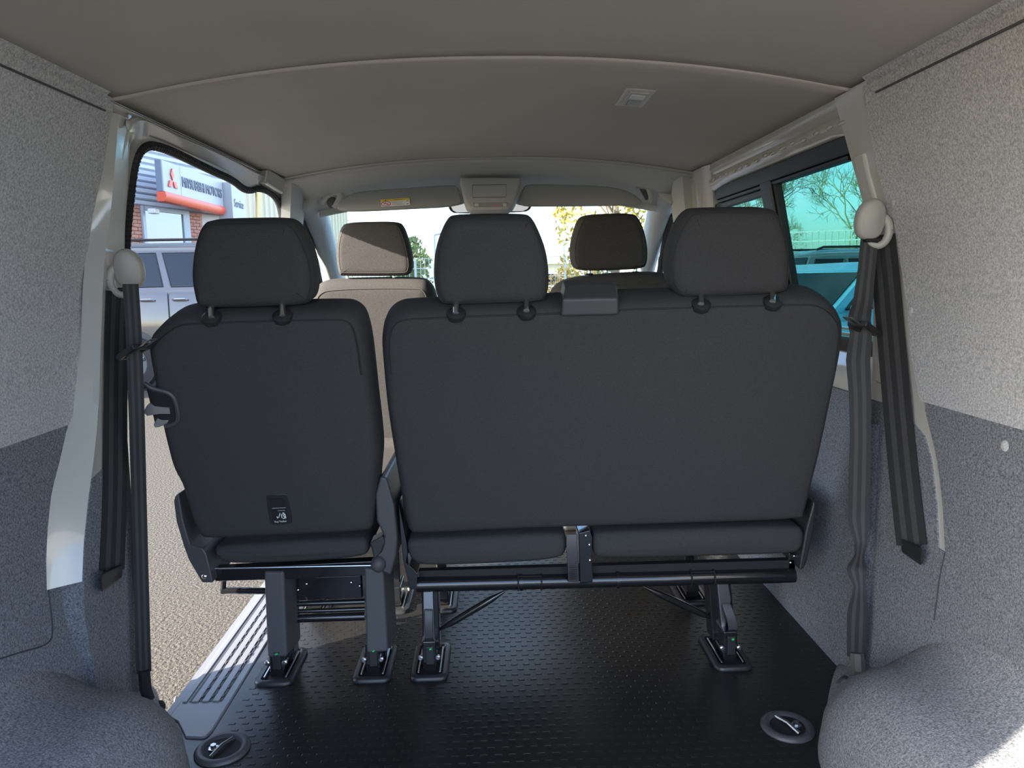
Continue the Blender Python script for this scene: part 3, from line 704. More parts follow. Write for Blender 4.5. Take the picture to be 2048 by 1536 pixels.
FEET_S = [PZ(562, 1340, .0).x, PZ(752, 1330, 0).x]
for cx in FEET_S:
    g = MB(); g.box((cx + .01, 1.79, .13), (.03, .05, .25)); g.build('leg', steel_blk, s1, bevel=.004); foot_block(s1, cx)

# ---- double bench
s2 = thing('passenger_bench', 'wide two-place dark grey rear bench with two headrests, seen from behind', 'seat', (.26, 1.75, 0))
o2 = [(768, 810), (759, 712), (758, 684), (762, 656), (773, 636), (791, 623), (816, 619), (968, 613), (1121, 608), (1251, 600), (1454, 594), (1606, 590), (1634, 591), (1657, 598), (1678, 614), (1693, 636), (1698, 656), (1695, 695), (1688, 735), (1675, 795), (1653, 900), (1629, 995), (1619, 1036), (1605, 1050), (1400, 1057), (1200, 1063), (1000, 1070), (832, 1079), (814, 1074), (806, 1050), (798, 1000), (787, 935), (775, 860)]
uv2 = pxo(BK, o2)
b = MB(); b.cushion(BK, uv2, .125, r=.024, rn=.06, rf=.04, bulge=.006, bulge_f=.02); bk2 = b.build('backrest', fabric, s2, angle=70)
piping(BK, uv2, .021, -.0006, bk2, only=lambda p: p.z > .74)
headrest(s2, [(878, 609), (868, 583), (865, 542), (869, 501), (880, 466), (892, 441), (904, 434), (968, 432), (1050, 432), (1066, 438), (1080, 466), (1093, 501), (1099, 537), (1100, 572), (1096, 595), (1085, 609), (989, 612), (893, 615)], [(912, 606), (1053, 603)], [(912, 626), (1053, 621)])
headrest(s2, [(1361, 595), (1345, 573), (1340, 542), (1342, 512), (1352, 476), (1368, 443), (1386, 423), (1403, 420), (1479, 418), (1550, 418), (1564, 427), (1576, 458), (1586, 502), (1587, 542), (1585, 573), (1576, 589), (1530, 594), (1428, 598), (1374, 599)], [(1402, 592), (1545, 588)], [(1402, 608), (1545, 603)])
for c in ((912, 629), (1053, 625), (1402, 611), (1545, 606)): collar(s2, *c)
# belt outlet housing on the top edge
HF = Frame(BK.pt(0, 0, -.012), TILT)
g = MB(); q = [HF.P(*p, 0) for p in ((1122, 633), (1237, 630), (1237, 596), (1124, 598))]; q2 = [HF.P(*p, .055) for p in ((1118, 628), (1240, 625), (1233, 569), (1130, 571))]
g.add(q + q2, [(0, 1, 2, 3), (3, 2, 6, 7), (0, 3, 7, 4), (1, 5, 6, 2), (0, 4, 5, 1)]); q3 = [p + HF.n * .05 for p in q2]; k = 8
g.add(q2 + q3, [(0, 3, 7, 4), (1, 5, 6, 2), (3, 2, 6, 7), (4, 7, 6, 5), (0, 4, 5, 1)])
bmh = g.build('belt_outlet', plastic_g, s2, bevel=.006, label='dark plastic belt outlet on the top edge of the bench')
CF2 = CF
b = MB(); b.cushion(CF, pxo(CF, [(812, 1084), (830, 1080), (1000, 1073), (1122, 1067), (1134, 1074), (1135, 1104), (1118, 1122), (1000, 1130), (852, 1135), (826, 1128), (814, 1108)]), .46, r=.018, bulge=.004); b.build('seat_cushion', fabric, s2, angle=70)
b = MB(); b.cushion(CF, pxo(CF, [(1186, 1072), (1196, 1066), (1400, 1059), (1595, 1053), (1609, 1060), (1612, 1082), (1604, 1104), (1585, 1111), (1400, 1116), (1202, 1121), (1187, 1112)]), .46, r=.018, bulge=.004); b.build('seat_cushion', fabric, s2, angle=70)
# right-hand shield and left steel side plate
shield(s2, 'side_shield', [(1628, 1000), (1632, 1010), (1624, 1080), (1614, 1125), (1606, 1141), (1598, 1140), (1604, 1105), (1612, 1060)], 1.70, .28, plastic)
shield(s2, 'side_plate', [(797, 1005), (806, 1050), (813, 1085), (818, 1130), (836, 1148), (832, 1178), (820, 1180), (806, 1120), (800, 1060)], 1.70, .28, steel_blk, .003)
b = MB(); b.prism([PY(*p, 1.735) for p in ((838, 1142), (1588, 1120), (1590, 1140), (838, 1154))], (0, .02, 0)); b.build('seat_pan_shade', black_m, s2)  # matt black strip standing in for the shadow under the bench cushions
# cross tube with bands and wire clips
tA, tB = PY(834, 1169, 1.735), PY(1588, 1150, 1.735); tr = .0185
b = MB(); b.cyl(tA, tB, tr, 20); b.build('cross_tube', steel_blk, s2)
b = MB(); b.prism([PY(*p, 1.735) for p in ((1578, 1105), (1592, 1112), (1590, 1160), (1580, 1167), (1575, 1140))], (0, .02, 0)); eb = b.build('end_bracket', steel_blk, s2, bevel=.003)
for p in ((1581, 1125), (1583, 1157), (1588, 1112)):
    b = MB(); b.ball(PY(*p, 1.733), (.0035, .003, .0035), n=8, m=6); b.build('rivet', chrome, eb)
tdir = (tB - tA).normalized()
def on_tube(px): t = (px - 834) / (1588 - 834); return tA.lerp(tB, t)
for px in (1040, 1232):
    c = on_tube(px); b = MB(); b.cyl(c - tdir * .004, c + tdir * .004, tr + .003, 20); b.build('tube_band', steel_blk, s2)
def wire_clip(px0, px1):
    a, c = on_tube(px0), on_tube(px1); pts = []
    for base, angs in ((a, range(100, -61, -20)), (c, range(-60, 101, 20))):
        for t in angs: pts.append(base + Vector((0, -math.cos(R(t)) * (tr + .002), math.sin(R(t)) * (tr + .002))))
    pts = pts[:]; g = MB()
    up = pts[:9][::-1] + pts[9:][::-1]
    g.tube(pts[:9], .002, 6); g.tube(pts[9:], .002, 6); g.tube([pts[3], pts[-4]] if False else [pts[2], pts[-3]], .002, 6)
    g.build('wire_clip', black_m, s2)
wire_clip(1034, 1080); wire_clip(1378, 1424)
# central release strap and hinge bracket
g = MB(); g.loft([[PY(px - 11, py, yv), PY(px + 11, py, yv), PY(px + 11, py, yv + .01), PY(px - 11, py, yv + .01)] for px, py, yv in ((1144, 1068, 1.695), (1143, 1085, 1.690), (1144, 1105, 1.690), (1146, 1130, 1.694), (1147, 1150, 1.70), (1147, 1164, 1.705))]); rs = g.build('release_strap', plastic_g, s2, bevel=.002, angle=60)
for k in range(13):
    g = MB(); p = PY(1146.5, 1112 + k * 3.9, 1.694); g.box(p, (.019, .003, .0016)); g.build('strap_rib', plastic, rs)
g = MB(); g.prism([PY(*p, 1.70) for p in ((1157, 1066), (1180, 1060), (1185, 1075), (1184, 1120), (1186, 1165), (1160, 1168))], (0, .06, 0)); hb_ = g.build('hinge_bracket', steel_blk, s2, bevel=.003)
for p in ((1179, 1090), (1180, 1121), (1172, 1072)):
    g = MB(); g.ball(PY(*p, 1.699), (.003, .003, .005), n=8, m=6); g.build('rivet', chrome, hb_)
# legs, locking handles, struts
FEET_B = [PZ(862, 1330, 0).x, PZ(1451, 1310, 0).x]
def bench_leg(cx, face, body, handle, zc_):
    g = MB(); q = [PY(*p, 1.735) for p in body]; g.hexa(q + [p + Vector((0, .05, 0)) for p in q]); lg = g.build('leg', steel_blk, s2, bevel=.004)
    g = MB(); q = [PY(*p, 1.728) for p in face]; g.hexa(q + [p + Vector((0, .008, 0)) for p in q]); g.build('leg_sky_sheen', steel, lg, bevel=.002, label='sky reflection on the polished black bench leg, put in as a bright plate')  # bright steel plate standing in for sky reflected in the polished black leg
    g = MB(); g.loft([[PY(px - hw, py, yv), PY(px + hw, py, yv), PY(px + hw, py, yv + .008), PY(px - hw, py, yv + .008)] for px, py, hw, yv in handle]); g.build('lock_handle', plastic_g, lg, bevel=.003, angle=60)
    foot_block(s2, cx)
bench_leg(FEET_B[0], [(846, 1181), (866, 1183), (870, 1298), (847, 1298)], [(842, 1165), (876, 1165), (880, 1300), (846, 1300)], [(857, 1220, 9, 1.722), (857, 1235, 9, 1.715), (857, 1255, 9, 1.712), (858, 1275, 9, 1.715), (859, 1287, 9, 1.722)], 0)
bench_leg(FEET_B[1], [(1434, 1162), (1456, 1163), (1462, 1200), (1446, 1284)], [(1416, 1160), (1462, 1160), (1474, 1282), (1425, 1282)], [(1452, 1207, 9, 1.722), (1458, 1222, 10, 1.712), (1464, 1240, 10, 1.706), (1467, 1256, 10, 1.708), (1462, 1266, 9, 1.716)], 0)
def strut(a, b_):
    d = b_ - a; g = MB(); n = 10; pts = [a + d * i / n for i in range(n + 1)]; g.tube(pts, [.003, .0055, .0085] + [.009] * 5 + [.0085, .0055, .003], 12); g.build('brace_strut', steel_blk, s2)
strut(PY(1009, 1183, 1.745), PY(876, 1261, 1.76)); strut(PY(1287, 1173, 1.745), PY(1431, 1240, 1.76))
# front legs, half hidden under the cushions
for cx in FEET_S + FEET_B:
    root = s1 if cx in FEET_S else s2
    g = MB(); g.box((cx + .005, 2.12, .12), (.03, .04, .24)); g.build('leg', steel_blk, root, bevel=.004)
    g = MB(); g.box((cx + .005, 2.11, .035), (.04, .09, .06)); g.build('foot_claw', steel_blk, root, bevel=.004)
# single trays let into the floor under each foot
def tray(cx, yc, label, ln=.175, wd=.092):
    t = thing('anchor_tray', label, 'floor anchor', (cx, yc, 0), 'seat anchor trays in the floor')
    g = MB(); rr = []
    def rrect(hw, hl, rc, z):
        pts = []
        for sx, sy, a0 in ((1, 1, 0), (-1, 1, 90), (-1, -1, 180), (1, -1, 270)):
            for k in range(5):
                a = R(a0 + 22.5 * k); pts.append(Vector((cx + sx * (hw - rc) + rc * math.cos(a), yc + sy * (hl - rc) + rc * math.sin(a), z)))
        return pts
    rings = [rrect(wd / 2, ln / 2, .02, .0), rrect(wd / 2, ln / 2, .02, .006), rrect(wd / 2 - .004, ln / 2 - .004, .018, .010), rrect(wd / 2 - .013, ln / 2 - .013, .010, .010), rrect(wd / 2 - .016, ln / 2 - .016, .008, .003)]
    g.loft(rings, True, False); g.build('bezel', plastic, t, angle=50)
    g = MB(); g.add(rrect(wd / 2 - .015, ln / 2 - .015, .008, .0025), [tuple(range(20))]); g.build('well', black_m, t)
    for s_ in (-1, 1):
        g = MB(); g.box((cx + s_ * (wd / 2 - .020), yc, .008), (.004, ln - .05, .006)); g.build('guide_rail', steel, t, bevel=.001)
LT = ['anchor tray under the outer rear leg of the single seat, nearest the doorway', 'anchor tray under the inner rear leg of the single seat', 'anchor tray under the left rear leg of the two-place bench', 'anchor tray under the right rear leg of the two-place bench']
for cx, l in zip(FEET_S + FEET_B, LT): tray(cx, 1.745, l)
for cx, l in zip((FEET_B[0], FEET_B[1]), ('farther anchor tray under the left front leg of the bench', 'farther anchor tray under the right front leg of the bench')): tray(cx + .005, 2.11, l)
for cx, l in zip(FEET_S, ('farther anchor tray under the outer front leg of the single seat', 'farther anchor tray under the inner front leg of the single seat')): tray(cx + .005, 2.11, l)

# ================================================================ front seats
def front_seat(label, hro, posts, backo, m_, y, tilt=R(8), cx=0):
    root = thing('passenger_chair', label, 'seat', (cx, y, 0)); fr = Frame((0, y, .9), tilt); fh = Frame((0, y + .005, 1.05), R(4))
    b = MB(); o = pxo(fr, backo); b.cushion(fr, o, .13, r=.045, rf=.05, bulge=.012); bk = b.build('backrest', m_, root, angle=70)
    piping(fr, o, .030, .002, bk, r=.0018, m_=mat('front_piping', (.05, .045, .04), .8), only=lambda p: p.z > .5)
    b = MB(); ho = pxo(fh, hro); b.cushion(fh, ho, .10, r=.022, rf=.03, bulge=.0015); h = b.build('headrest', m_, root, angle=70)
    piping(fh, ho, .012, .002, h, r=.0011, m_=mat('front_piping', (.05, .045, .04), .8))
    for px, py in posts:
        p = fh.P(px, py, .05); g = MB(); g.cyl(p - Vector((0, 0, .05)), p + Vector((0, 0, .03)), .0068, 12); g.build('headrest_post', chrome, h)
        g = MB(); q = fh.P(px, py + 9, .05); g.lathe(q - Vector((0, 0, .008)), (0, 0, 1), [(.02, 0), (.02, .006), (.012, .014), (.004, .014)], 14); g.build('headrest_collar', plastic, root)
    g = MB(); g.box((cx, y + .28, .30), (.50, .50, .16)); g.build('seat_cushion', m_, root, bevel=.04)
    g = MB(); g.box((cx, y + .28, .11), (.44, .46, .22)); g.build('seat_base', plastic, root, bevel=.02)
    return root
front_seat('front seat behind the single rear seat, its brown-grey back lit by the sun', [(676, 551), (670, 520), (671, 485), (679, 456), (690, 445), (743, 443), (793, 443), (805, 453), (816, 485), (822, 512), (824, 536), (818, 550), (804, 553), (684, 553)], [(695, 552), (788, 551)], [(590, 900), (604, 640), (614, 594), (630, 572), (655, 563), (740, 560), (836, 560), (856, 566), (870, 588), (880, 650), (890, 900), (885, 1060), (700, 1070), (600, 1060)], fabric_front, 2.62, cx=-.42)
front_seat('front driving seat in shade behind the two-place bench, all black', [(1147, 536), (1142, 507), (1146, 476), (1156, 444), (1167, 430), (1210, 427), (1268, 426), (1281, 437), (1293, 468), (1298, 503), (1296, 529), (1288, 538), (1220, 542), (1162, 542)], [(1179, 541), (1271, 537)], [(1085, 900), (1094, 640), (1100, 594), (1116, 572), (1150, 559), (1220, 552), (1300, 548), (1345, 552), (1372, 570), (1384, 600), (1390, 700), (1396, 900), (1380, 1060), (1150, 1070)], fabric_front, 2.62, cx=.47)
# ================================================================ seat belts
def ribbon(path, wdirs, width, par, name='webbing', thick=.0016):
    """flat webbing in five strips: dark edges, two lighter stripes"""
    path = [Vector(p) for p in path]; g = MB(); n = len(path)
    cuts = [-.5, -.28, -.10, .10, .28, .5]
    for k in range(5):
        a, b = cuts[k], cuts[k + 1]; rr = []; lift = .0006 if k in (1, 3) else 0
        for i, p in enumerate(path):
            wv = wdirs[min(i, len(wdirs) - 1)] if isinstance(wdirs, list) else wdirs; wv = Vector(wv)
            t = (path[min(i + 1, n - 1)] - path[max(i - 1, 0)]).normalized(); wv = (wv - t * wv.dot(t)).normalized(); nn = t.cross(wv)
            wd = width[min(i, len(width) - 1)] if isinstance(width, list) else width
            rr.append([p + wv * a * wd + nn * (thick / 2 + lift), p + wv * b * wd + nn * (thick / 2 + lift), p + wv * b * wd - nn * (thick / 2 + lift), p + wv * a * wd - nn * (thick / 2 + lift)])
        g.loft(rr, True, True, mi=1 if k in (1, 3) else 0)
    return g.build(name, [belt_d, belt_l], par, angle=40)
def dring(root, c, side):
    """rounded plastic guide loop on the pillar"""
    g = MB(); pts = []
    for i in range(24):
        t = 2 * math.pi * i / 24; pts.append(c + Vector((side * .019 * math.cos(t), -.010 * math.cos(t), .031 * math.sin(t))))
    pts.append(pts[0]); g.tube([p + Vector((side * .008, -.006, -.016)) for p in pts], .0085, 10, cap=False); g.build('guide_loop', beige_plastic, root)
    g = MB(); fr = Frame(c + Vector((-side * .010, -.022, 0)), R(10))
    o = [(-.030, .006), (-.026, .034), (-.006, .050), (.018, .042), (.032, .018), (.032, -.014), (.020, -.036), (-.012, -.038), (-.027, -.022)]
    if side > 0: o = [(-u, v) for u, v in o][::-1]
    g.cushion(fr, o, .030, r=.012, bulge=.005, smooth=2); g.build('guide_cap', beige_plastic, root, angle=70)
    g = MB(); g.box(c + Vector((0, -.006, -.036)), (.040, .016, .008)); g.build('guide_slot', black_m, root, bevel=.003)
def wallpts(pts, side, off): return [on_wall(px, py, side, off) for px, py in pts]
# left belt
bl = thing('seat_belt', 'black seat belt hanging on the pillar beside the open doorway', 'seat belt', (-.80, 1.6, .0))
cL = on_wall(252, 545, -1, .072); dring(bl, cL, -1)
pA = wallpts([(236, 585), (232, 700), (231, 850), (230, 1000), (224, 1140)], -1, .060)
ribbon(chaikin_open(pA, 1), Vector((.35, .94, 0)), .060, bl)
yB = [(261, 568, -.748), (266, 640, -.744), (270, 720, -.744), (274, 850, -.752), (278, 1000, -.772), (282, 1150, -.778), (286, 1290, -.785), (288, 1345, -.785)]
pB = [PX(px, py, x) for px, py, x in yB]; ribbon(chaikin_open(pB, 1), Vector((.9, .42, 0)), .030, bl)
g = MB(); p = pA[-1]; fr = Frame(p + Vector((0, -.02, -.005)), 0)
g.loft([[on_wall(px, py, -1, d) for px, py, d in ((200, 1148, .046), (200, 1148, .076), (245, 1128, .076), (245, 1128, .046))], [on_wall(px, py, -1, d) for px, py, d in ((203, 1186, .046), (203, 1186, .068), (244, 1156, .068), (244, 1156, .046))]]); g.build('belt_slot_cover', plastic, bl, bevel=.005)
def tongue(root, c, side, rz):
    Mx = Matrix.Rotation(rz, 3, 'Z') @ Matrix.Rotation(R(-24 * side * -1), 3, 'Y')
    g = MB()
    for dx, dy, sx, sy in ((0, -.017, .062, .010), (0, .017, .062, .010), (-.027, 0, .010, .044), (.027, 0, .010, .044)): g.box(c + Mx @ Vector((dx, dy, 0)), (sx, sy, .012), Mx)
    t = g.build('belt_tongue', plastic, root, bevel=.003)
    g = MB()
    for dy in (-.008, .008): g.box(c + Mx @ Vector((-side * .050, dy, -.002)), (.040, .005, .0022), Mx)
    g.box(c + Mx @ Vector((-side * .068, 0, -.002)), (.005, .02, .0022), Mx)
    g.build('tongue_blade', steel, t, bevel=.0006)
tongue(bl, PX(268, 703, -.743), -1, R(-30))
g = MB(); g.tube([PX(288, 1340, -.785), PX(291, 1375, -.785), PX(298, 1395, -.785)], .013, 8); g.build('anchor_boot', plastic, bl)
pb_ = PX(312, 1416, -.775); g = MB(); g.lathe(pb_, (1, -.4, .3), [(.016, -.01), (.016, .012), (.010, .016), (.002, .016)], 14); g.build('anchor_bolt', plastic, bl)
# right belt
br = thing('seat_belt', 'black seat belt hanging across the side window by the right pillar', 'seat belt', (.80, 1.6, 0))
cR_ = on_wall(1746, 446, 1, .035); dring(br, cR_, 1)
pC = [PX(px, py, .795) for px, py in ((1739, 476), (1733, 540), (1726, 600), (1718, 640), (1722, 665), (1716, 720), (1720, 790), (1721, 880), (1719, 960), (1717, 1040), (1722, 1085), (1719, 1110), (1713, 1140), (1719, 1175), (1715, 1230), (1713, 1290), (1713, 1315))]
wid = [.034, .034, .038, .046, .044, .048, .044, .042, .044, .044, .026, .020, .040, .024, .042, .040, .038]
pc2, wd2 = [], []
for i in range(len(pC) - 1):
    for q in range(3): t = q / 3; t2 = t * t * (3 - 2 * t); pc2.append(pC[i].lerp(pC[i + 1], t)); wd2.append(wid[i] + (wid[i + 1] - wid[i]) * t2)
pc2.append(pC[-1]); wd2.append(wid[-1])
ribbon(pc2, Vector((.89, -.45, 0)), wd2, br)
pD = wallpts([(1762, 470), (1772, 560), (1784, 700), (1797, 850), (1810, 980), (1823, 1090)], 1, .018)
ribbon(chaikin_open(pD, 1), Vector((.4, -.92, 0)), .066, br)
g = MB(); g.loft([[on_wall(px, py, 1, d) for px, py, d in ((1802, 1076, .002), (1802, 1076, .030), (1846, 1098, .030), (1846, 1098, .002))], [on_wall(px, py, 1, d) for px, py, d in ((1803, 1104, .002), (1803, 1104, .022), (1843, 1132, .022), (1843, 1132, .002))]]); g.build('belt_slot_cover', plastic, br, bevel=.005)
tongue(br, PX(1729, 657, .795), 1, R(32))
g = MB(); g.tube([PX(1714, 1305, .795), PX(1716, 1335, .795), PX(1709, 1352, .795)], [.015, .017, .012], 8); g.build('anchor_boot', mat('worn_boot', (.09, .085, .08), .5), br)
g = MB(); g.lathe(PX(1690, 1368, .77), (-.6, -.8, .2), [(.016, -.01), (.016, .012), (.010, .016), (.002, .016)], 14); g.build('anchor_bolt', plastic, br)
g = MB(); g.box(PX(1686, 1372, .757), (.003, .002, .016), Matrix.Rotation(R(35), 3, 'Y')); g.build('bolt_slot', steel, br)

# ================================================================ lashing rings in the floor
def lashing(px, py, label, flip):
    c = PZ(px, py, 0); t = thing('lashing_ring', label, 'lashing ring', (c.x, c.y, 0), 'lashing rings in the floor')
    g = MB(); g.lathe(c, (0, 0, 1), [(.055, 0), (.055, .004), (.050, .008), (.042, .009), (.037, .005), (.034, .001)], 32); g.v = g.v; b = g.build('bezel', plastic_g, t, angle=60)
    g = MB(); g.lathe(c, (0, 0, 1), [(.036, .0035), (.002, .0030)], 28); g.build('dish', black_m, t)
    g = MB(); d = Vector((math.cos(R(68 * flip)), math.sin(R(68 * flip)), 0)); g.tube([c - d * .034 + Vector((0, 0, .006)), c + Vector((0, 0, .011)), c + d * .034 + Vector((0, 0, .006))], .0042, 8); g.build('ring_bar', steel, t)
    q = c + Vector((-.018 * flip, .0, .004)); g = MB(); g.lathe(q, (0, 0, 1), [(.011, 0), (.011, .002), (.006, .003), (.006, .009), (.001, .009)], 6); g.build('bolt', steel, t)
lashing(445, 1500, 'round recessed lashing ring by the doorway sill, lower left of the floor', 1)
lashing(1575, 1455, 'round recessed lashing ring beside the pale right wheel arch', -1)

# ================================================================ ceiling lamp
lc = Vector((0, 0, 1.39)); lc = PZ(1270, 190, 1.39)
for _ in range(6): lc = PZ(1270, 190, zc(lc.x, lc.y))
lamp = thing('ceiling_lamp', 'small rectangular interior lamp in the ceiling, right of centre', 'lamp', lc)
sl = math.atan((zc(lc.x + .05, lc.y) - zc(lc.x - .05, lc.y)) / .1); LM = Matrix.Rotation(-sl, 3, 'Y')
hl = abs(PZ(1300, 190, lc.z).x - PZ(1240, 190, lc.z).x) / 2; dl = abs(PZ(1270, 173, lc.z).y - PZ(1270, 207, lc.z).y) / 2
g = MB(); g.box(lc + Vector((0, 0, -.003)), (hl * 2, dl * 2, .012), LM); g.build('bezel', mat('lamp_bezel', (.55, .54, .50), .4), lamp, bevel=.006)
g = MB(); g.box(lc + Vector((0, 0, -.010)), (hl * 1.3, dl * 1.5, .004), LM); g.build('inner_frame', mat('lamp_inner', (.45, .45, .43), .4), lamp, bevel=.002)
g = MB(); g.box(lc + LM @ Vector((.002, .02, -.0128)), (hl * .85, dl * .75, .003), LM); g.build('lens', mat('lamp_dark_lens', (.16, .17, .18), .15), lamp, bevel=.001)
g = MB(); g.box(lc + LM @ Vector((.0, -.03, -.0128)), (hl * .9, dl * .45, .003), LM); g.build('lens', lamp_lens, lamp, bevel=.001)

# ================================================================ cab fittings
VY = 2.985
VF = Frame((0, VY, 1.28), R(-14))
def visor(label, pts):
    t = thing('sun_visor', label, 'sun visor', VF.P(sum(p[0] for p in pts) / len(pts), sum(p[1] for p in pts) / len(pts)))
    g = MB(); g.cushion(VF, pxo(VF, pts), .022, r=.008, bulge=.003, smooth=2); g.build('visor_pad', visor_m, t, angle=70); return t
vl = visor('left sun visor with a yellow-topped warning label', [(672, 421), (676, 404), (692, 390), (722, 381), (800, 376), (905, 368), (917, 374), (922, 392), (924, 411), (800, 417), (730, 421)])
visor('right sun visor, plain grey without any label', [(1036, 411), (1040, 390), (1048, 370), (1062, 367), (1130, 368), (1215, 371), (1255, 380), (1278, 394), (1289, 408), (1200, 410), (1100, 411)])
WF = Frame(VF.pt(0, 0, -.006), R(-14))
lb = MB(); lb.prism([WF.P(*p) for p in ((761, 400), (819, 396), (820, 410), (763, 414))], WF.n * -.0008); wl_ = lb.build('warning_label', white_m, vl, label='white and yellow airbag warning label')
g = MB(); g.prism([WF.P(*p, -.001) for p in ((761, 399.5), (819, 395.5), (819.4, 399.5), (761.4, 403.5))], WF.n * -.0006); g.build('yellow_band', mat('label_yellow', (.75, .60, .05), .6), wl_)
g = MB(); c = [WF.P(772 + 9 * math.cos(R(a)), 407.3 + 4.6 * math.sin(R(a)), -.0018) for a in range(0, 361, 20)]; g.tube(c, .0012, 5); g.tube([WF.P(765, 405, -.0018), WF.P(779, 410, -.0018)], .0010, 5); g.build('prohibition_ring', mat('label_red', (.55, .04, .10), .6), wl_)
g = MB(); g.tube([WF.P(768, 409, -.0016), WF.P(771, 405, -.0016), WF.P(774, 409, -.0016), WF.P(777, 407, -.0016)], .0010, 5); g.build('child_symbol', mat('label_ink', (.10, .10, .16), .6), wl_)
g = MB()
for y_ in (403.6, 406.0, 408.6): g.tube([WF.P(784, y_ + 1, -.0016), WF.P(803 + random.uniform(-2, 6), y_, -.0016)], .0007, 4)
g.tube([WF.P(813, 403, -.0016), WF.P(816, 400.8, -.0016)], .0012, 4); g.tube([WF.P(813, 408, -.0016), WF.P(817, 407, -.0016)], .0014, 4)
g.build('print_lines', mat('label_ink', (.10, .10, .16), .6), wl_)
g = MB(); g.prism([WF.P(*p, -.002) for p in ((769, 401.8), (771, 399.2), (773, 401.5))], WF.n * -.0004); g.build('warning_triangle', mat('label_ink', (.10, .10, .16), .6), wl_)
g = MB(); g.tube([WF.P(787, 400, -.002), WF.P(804, 398.8, -.002)], .0008, 4); g.build('print_lines', mat('label_ink', (.10, .10, .16), .6), wl_)
# overhead console
OF = Frame((0, 2.96, 1.30), R(-16))
oc = thing('overhead_console', 'grey overhead console between the sun visors', 'console', OF.P(981, 385))
g = MB(); g.cushion(OF, pxo(OF, [(917, 355), (930, 353), (1030, 353), (1042, 355), (1042, 368), (1036, 385), (1030, 406), (1020, 416), (1000, 418), (950, 419), (936, 416), (929, 404), (924, 380)]), .07, r=.012, bulge=.004, smooth=1); g.build('console_body', cabtrim, oc, angle=60)
OF2 = Frame(OF.pt(0, 0, -.007), R(-16))
g = MB(); o = [OF2.P(*p) for p in ((945, 370), (1013, 369), (1012, 394), (945, 395))]; g.tube(o + [o[0]], .0013, 5); g.build('panel_outline', mat('trim_line', (.16, .17, .17), .7), oc)
g = MB(); g.prism([OF2.P(*p, -.002) for p in ((946, 406), (1014, 405), (1013, 413), (948, 414))], OF.n * -.003); g.build('switch_strip', visor_m, oc, bevel=.002)
g = MB(); g.prism([OF2.P(*p, -.0055) for p in ((987, 409), (998, 409), (998, 412), (987, 412))], OF.n * -.001); g.build('red_switch', mat('switch_red', (.5, .22, .20), .5), oc)
for a in ((949, 957), (1006, 1013)):
    g = MB(); g.prism([OF2.P(*p, -.0055) for p in ((a[0], 407), (a[1], 407), (a[1], 413), (a[0], 413))], OF.n * -.001); g.build('reading_lamp', lamp_lens, oc)
# mirror
MF = Frame((0, 3.22, 1.2), R(6))
rm = thing('rear_view_mirror', 'interior rear view mirror on a dark stem under the console', 'mirror', MF.P(980, 425))
g = MB(); g.cushion(MF, pxo(MF, [(896, 414), (900, 405), (915, 402), (1040, 400), (1058, 403), (1064, 411), (1060, 420), (1048, 425), (912, 428), (901, 423)]), .03, r=.008, smooth=2); g.build('mirror_housing', plastic_g, rm, angle=70)
g = MB(); gf = Frame(MF.pt(0, 0, -.002), R(6)); g.prism([gf.P(*p) for p in ((902, 413), (905, 408), (918, 405), (1038, 403.5), (1054, 406), (1059, 412), (1055, 418), (1046, 422), (914, 425), (906, 421))], MF.n * .003); g.build('mirror_glass', mat('mirror_glass', (.9, .92, .92), .02, metal=1.0), rm)
g = MB(); g.tube([PY(983, 412, 3.20), PY(985, 424, 3.215), PY(987, 434, 3.225)], [.022, .018, .026], 10); g.build('stem', plastic, rm)
# grab handles on the cab pillars
gl = thing('grab_handle', 'grey grab handle at the top of the left windscreen pillar', 'handle', PY(660, 400, 3.02))
g = MB(); g.tube(chaikin_open([PY(*p, 3.03) for p in ((645, 408), (652, 396), (664, 388), (676, 385), (682, 392), (676, 404), (668, 416))], 2), .013, 8); g.build('grip', cabtrim, gl)
g = MB(); g.ball(PY(663, 404, 3.035), (.020, .02, .024)); g.build('recess', mat('recess_dark', (.09, .095, .095), .7), gl)
gr_ = thing('grab_handle', 'grab handle recess at the top of the right windscreen pillar', 'handle', PY(1290, 385, 3.02))
g = MB(); g.loft([[PY(px, py, yv) for px, py in r_] for yv, r_ in ((3.02, ((1275, 372), (1288, 367), (1297, 398), (1292, 402))), (3.05, ((1278, 373), (1290, 369), (1297, 396), (1292, 400))))]); g.build('recess', mat('recess_dark', (.09, .095, .095), .7), gr_, bevel=.004)
g = MB(); g.tube(chaikin_open([PY(*p, 3.015) for p in ((1272, 376), (1280, 368), (1290, 366), (1297, 380), (1303, 396), (1298, 406))], 2), .009, 8); g.build('grip', cabtrim, gr_)
# ================================================================ outside
tarmac = mat('tarmac', (.029, .0245, .0185), .9, noise=(55, (.092, .075, .053), .33, .66), bump=(70, .9, .012))
grass_m = mat('verge_grass', (.20, .22, .06), .95, noise=(6, (.42, .38, .14), .35, .65), bump=(40, .8, .05))
g = MB(); g.add([(-60, -25, GZ), (60, -25, GZ), (60, 26, GZ), (-60, 26, GZ)], [(0, 1, 2, 3)]); o = struct(g, 'ground_tarmac', tarmac, smooth=False); o.name = 'floor_outside'
g = MB(); g.add([(-90, 26, GZ - .01), (90, 26, GZ - .01), (90, 140, GZ + .4), (-90, 140, GZ + .4)], [(0, 1, 2, 3)]); o = struct(g, 'verge', grass_m, smooth=False); o.name = 'floor_verge'

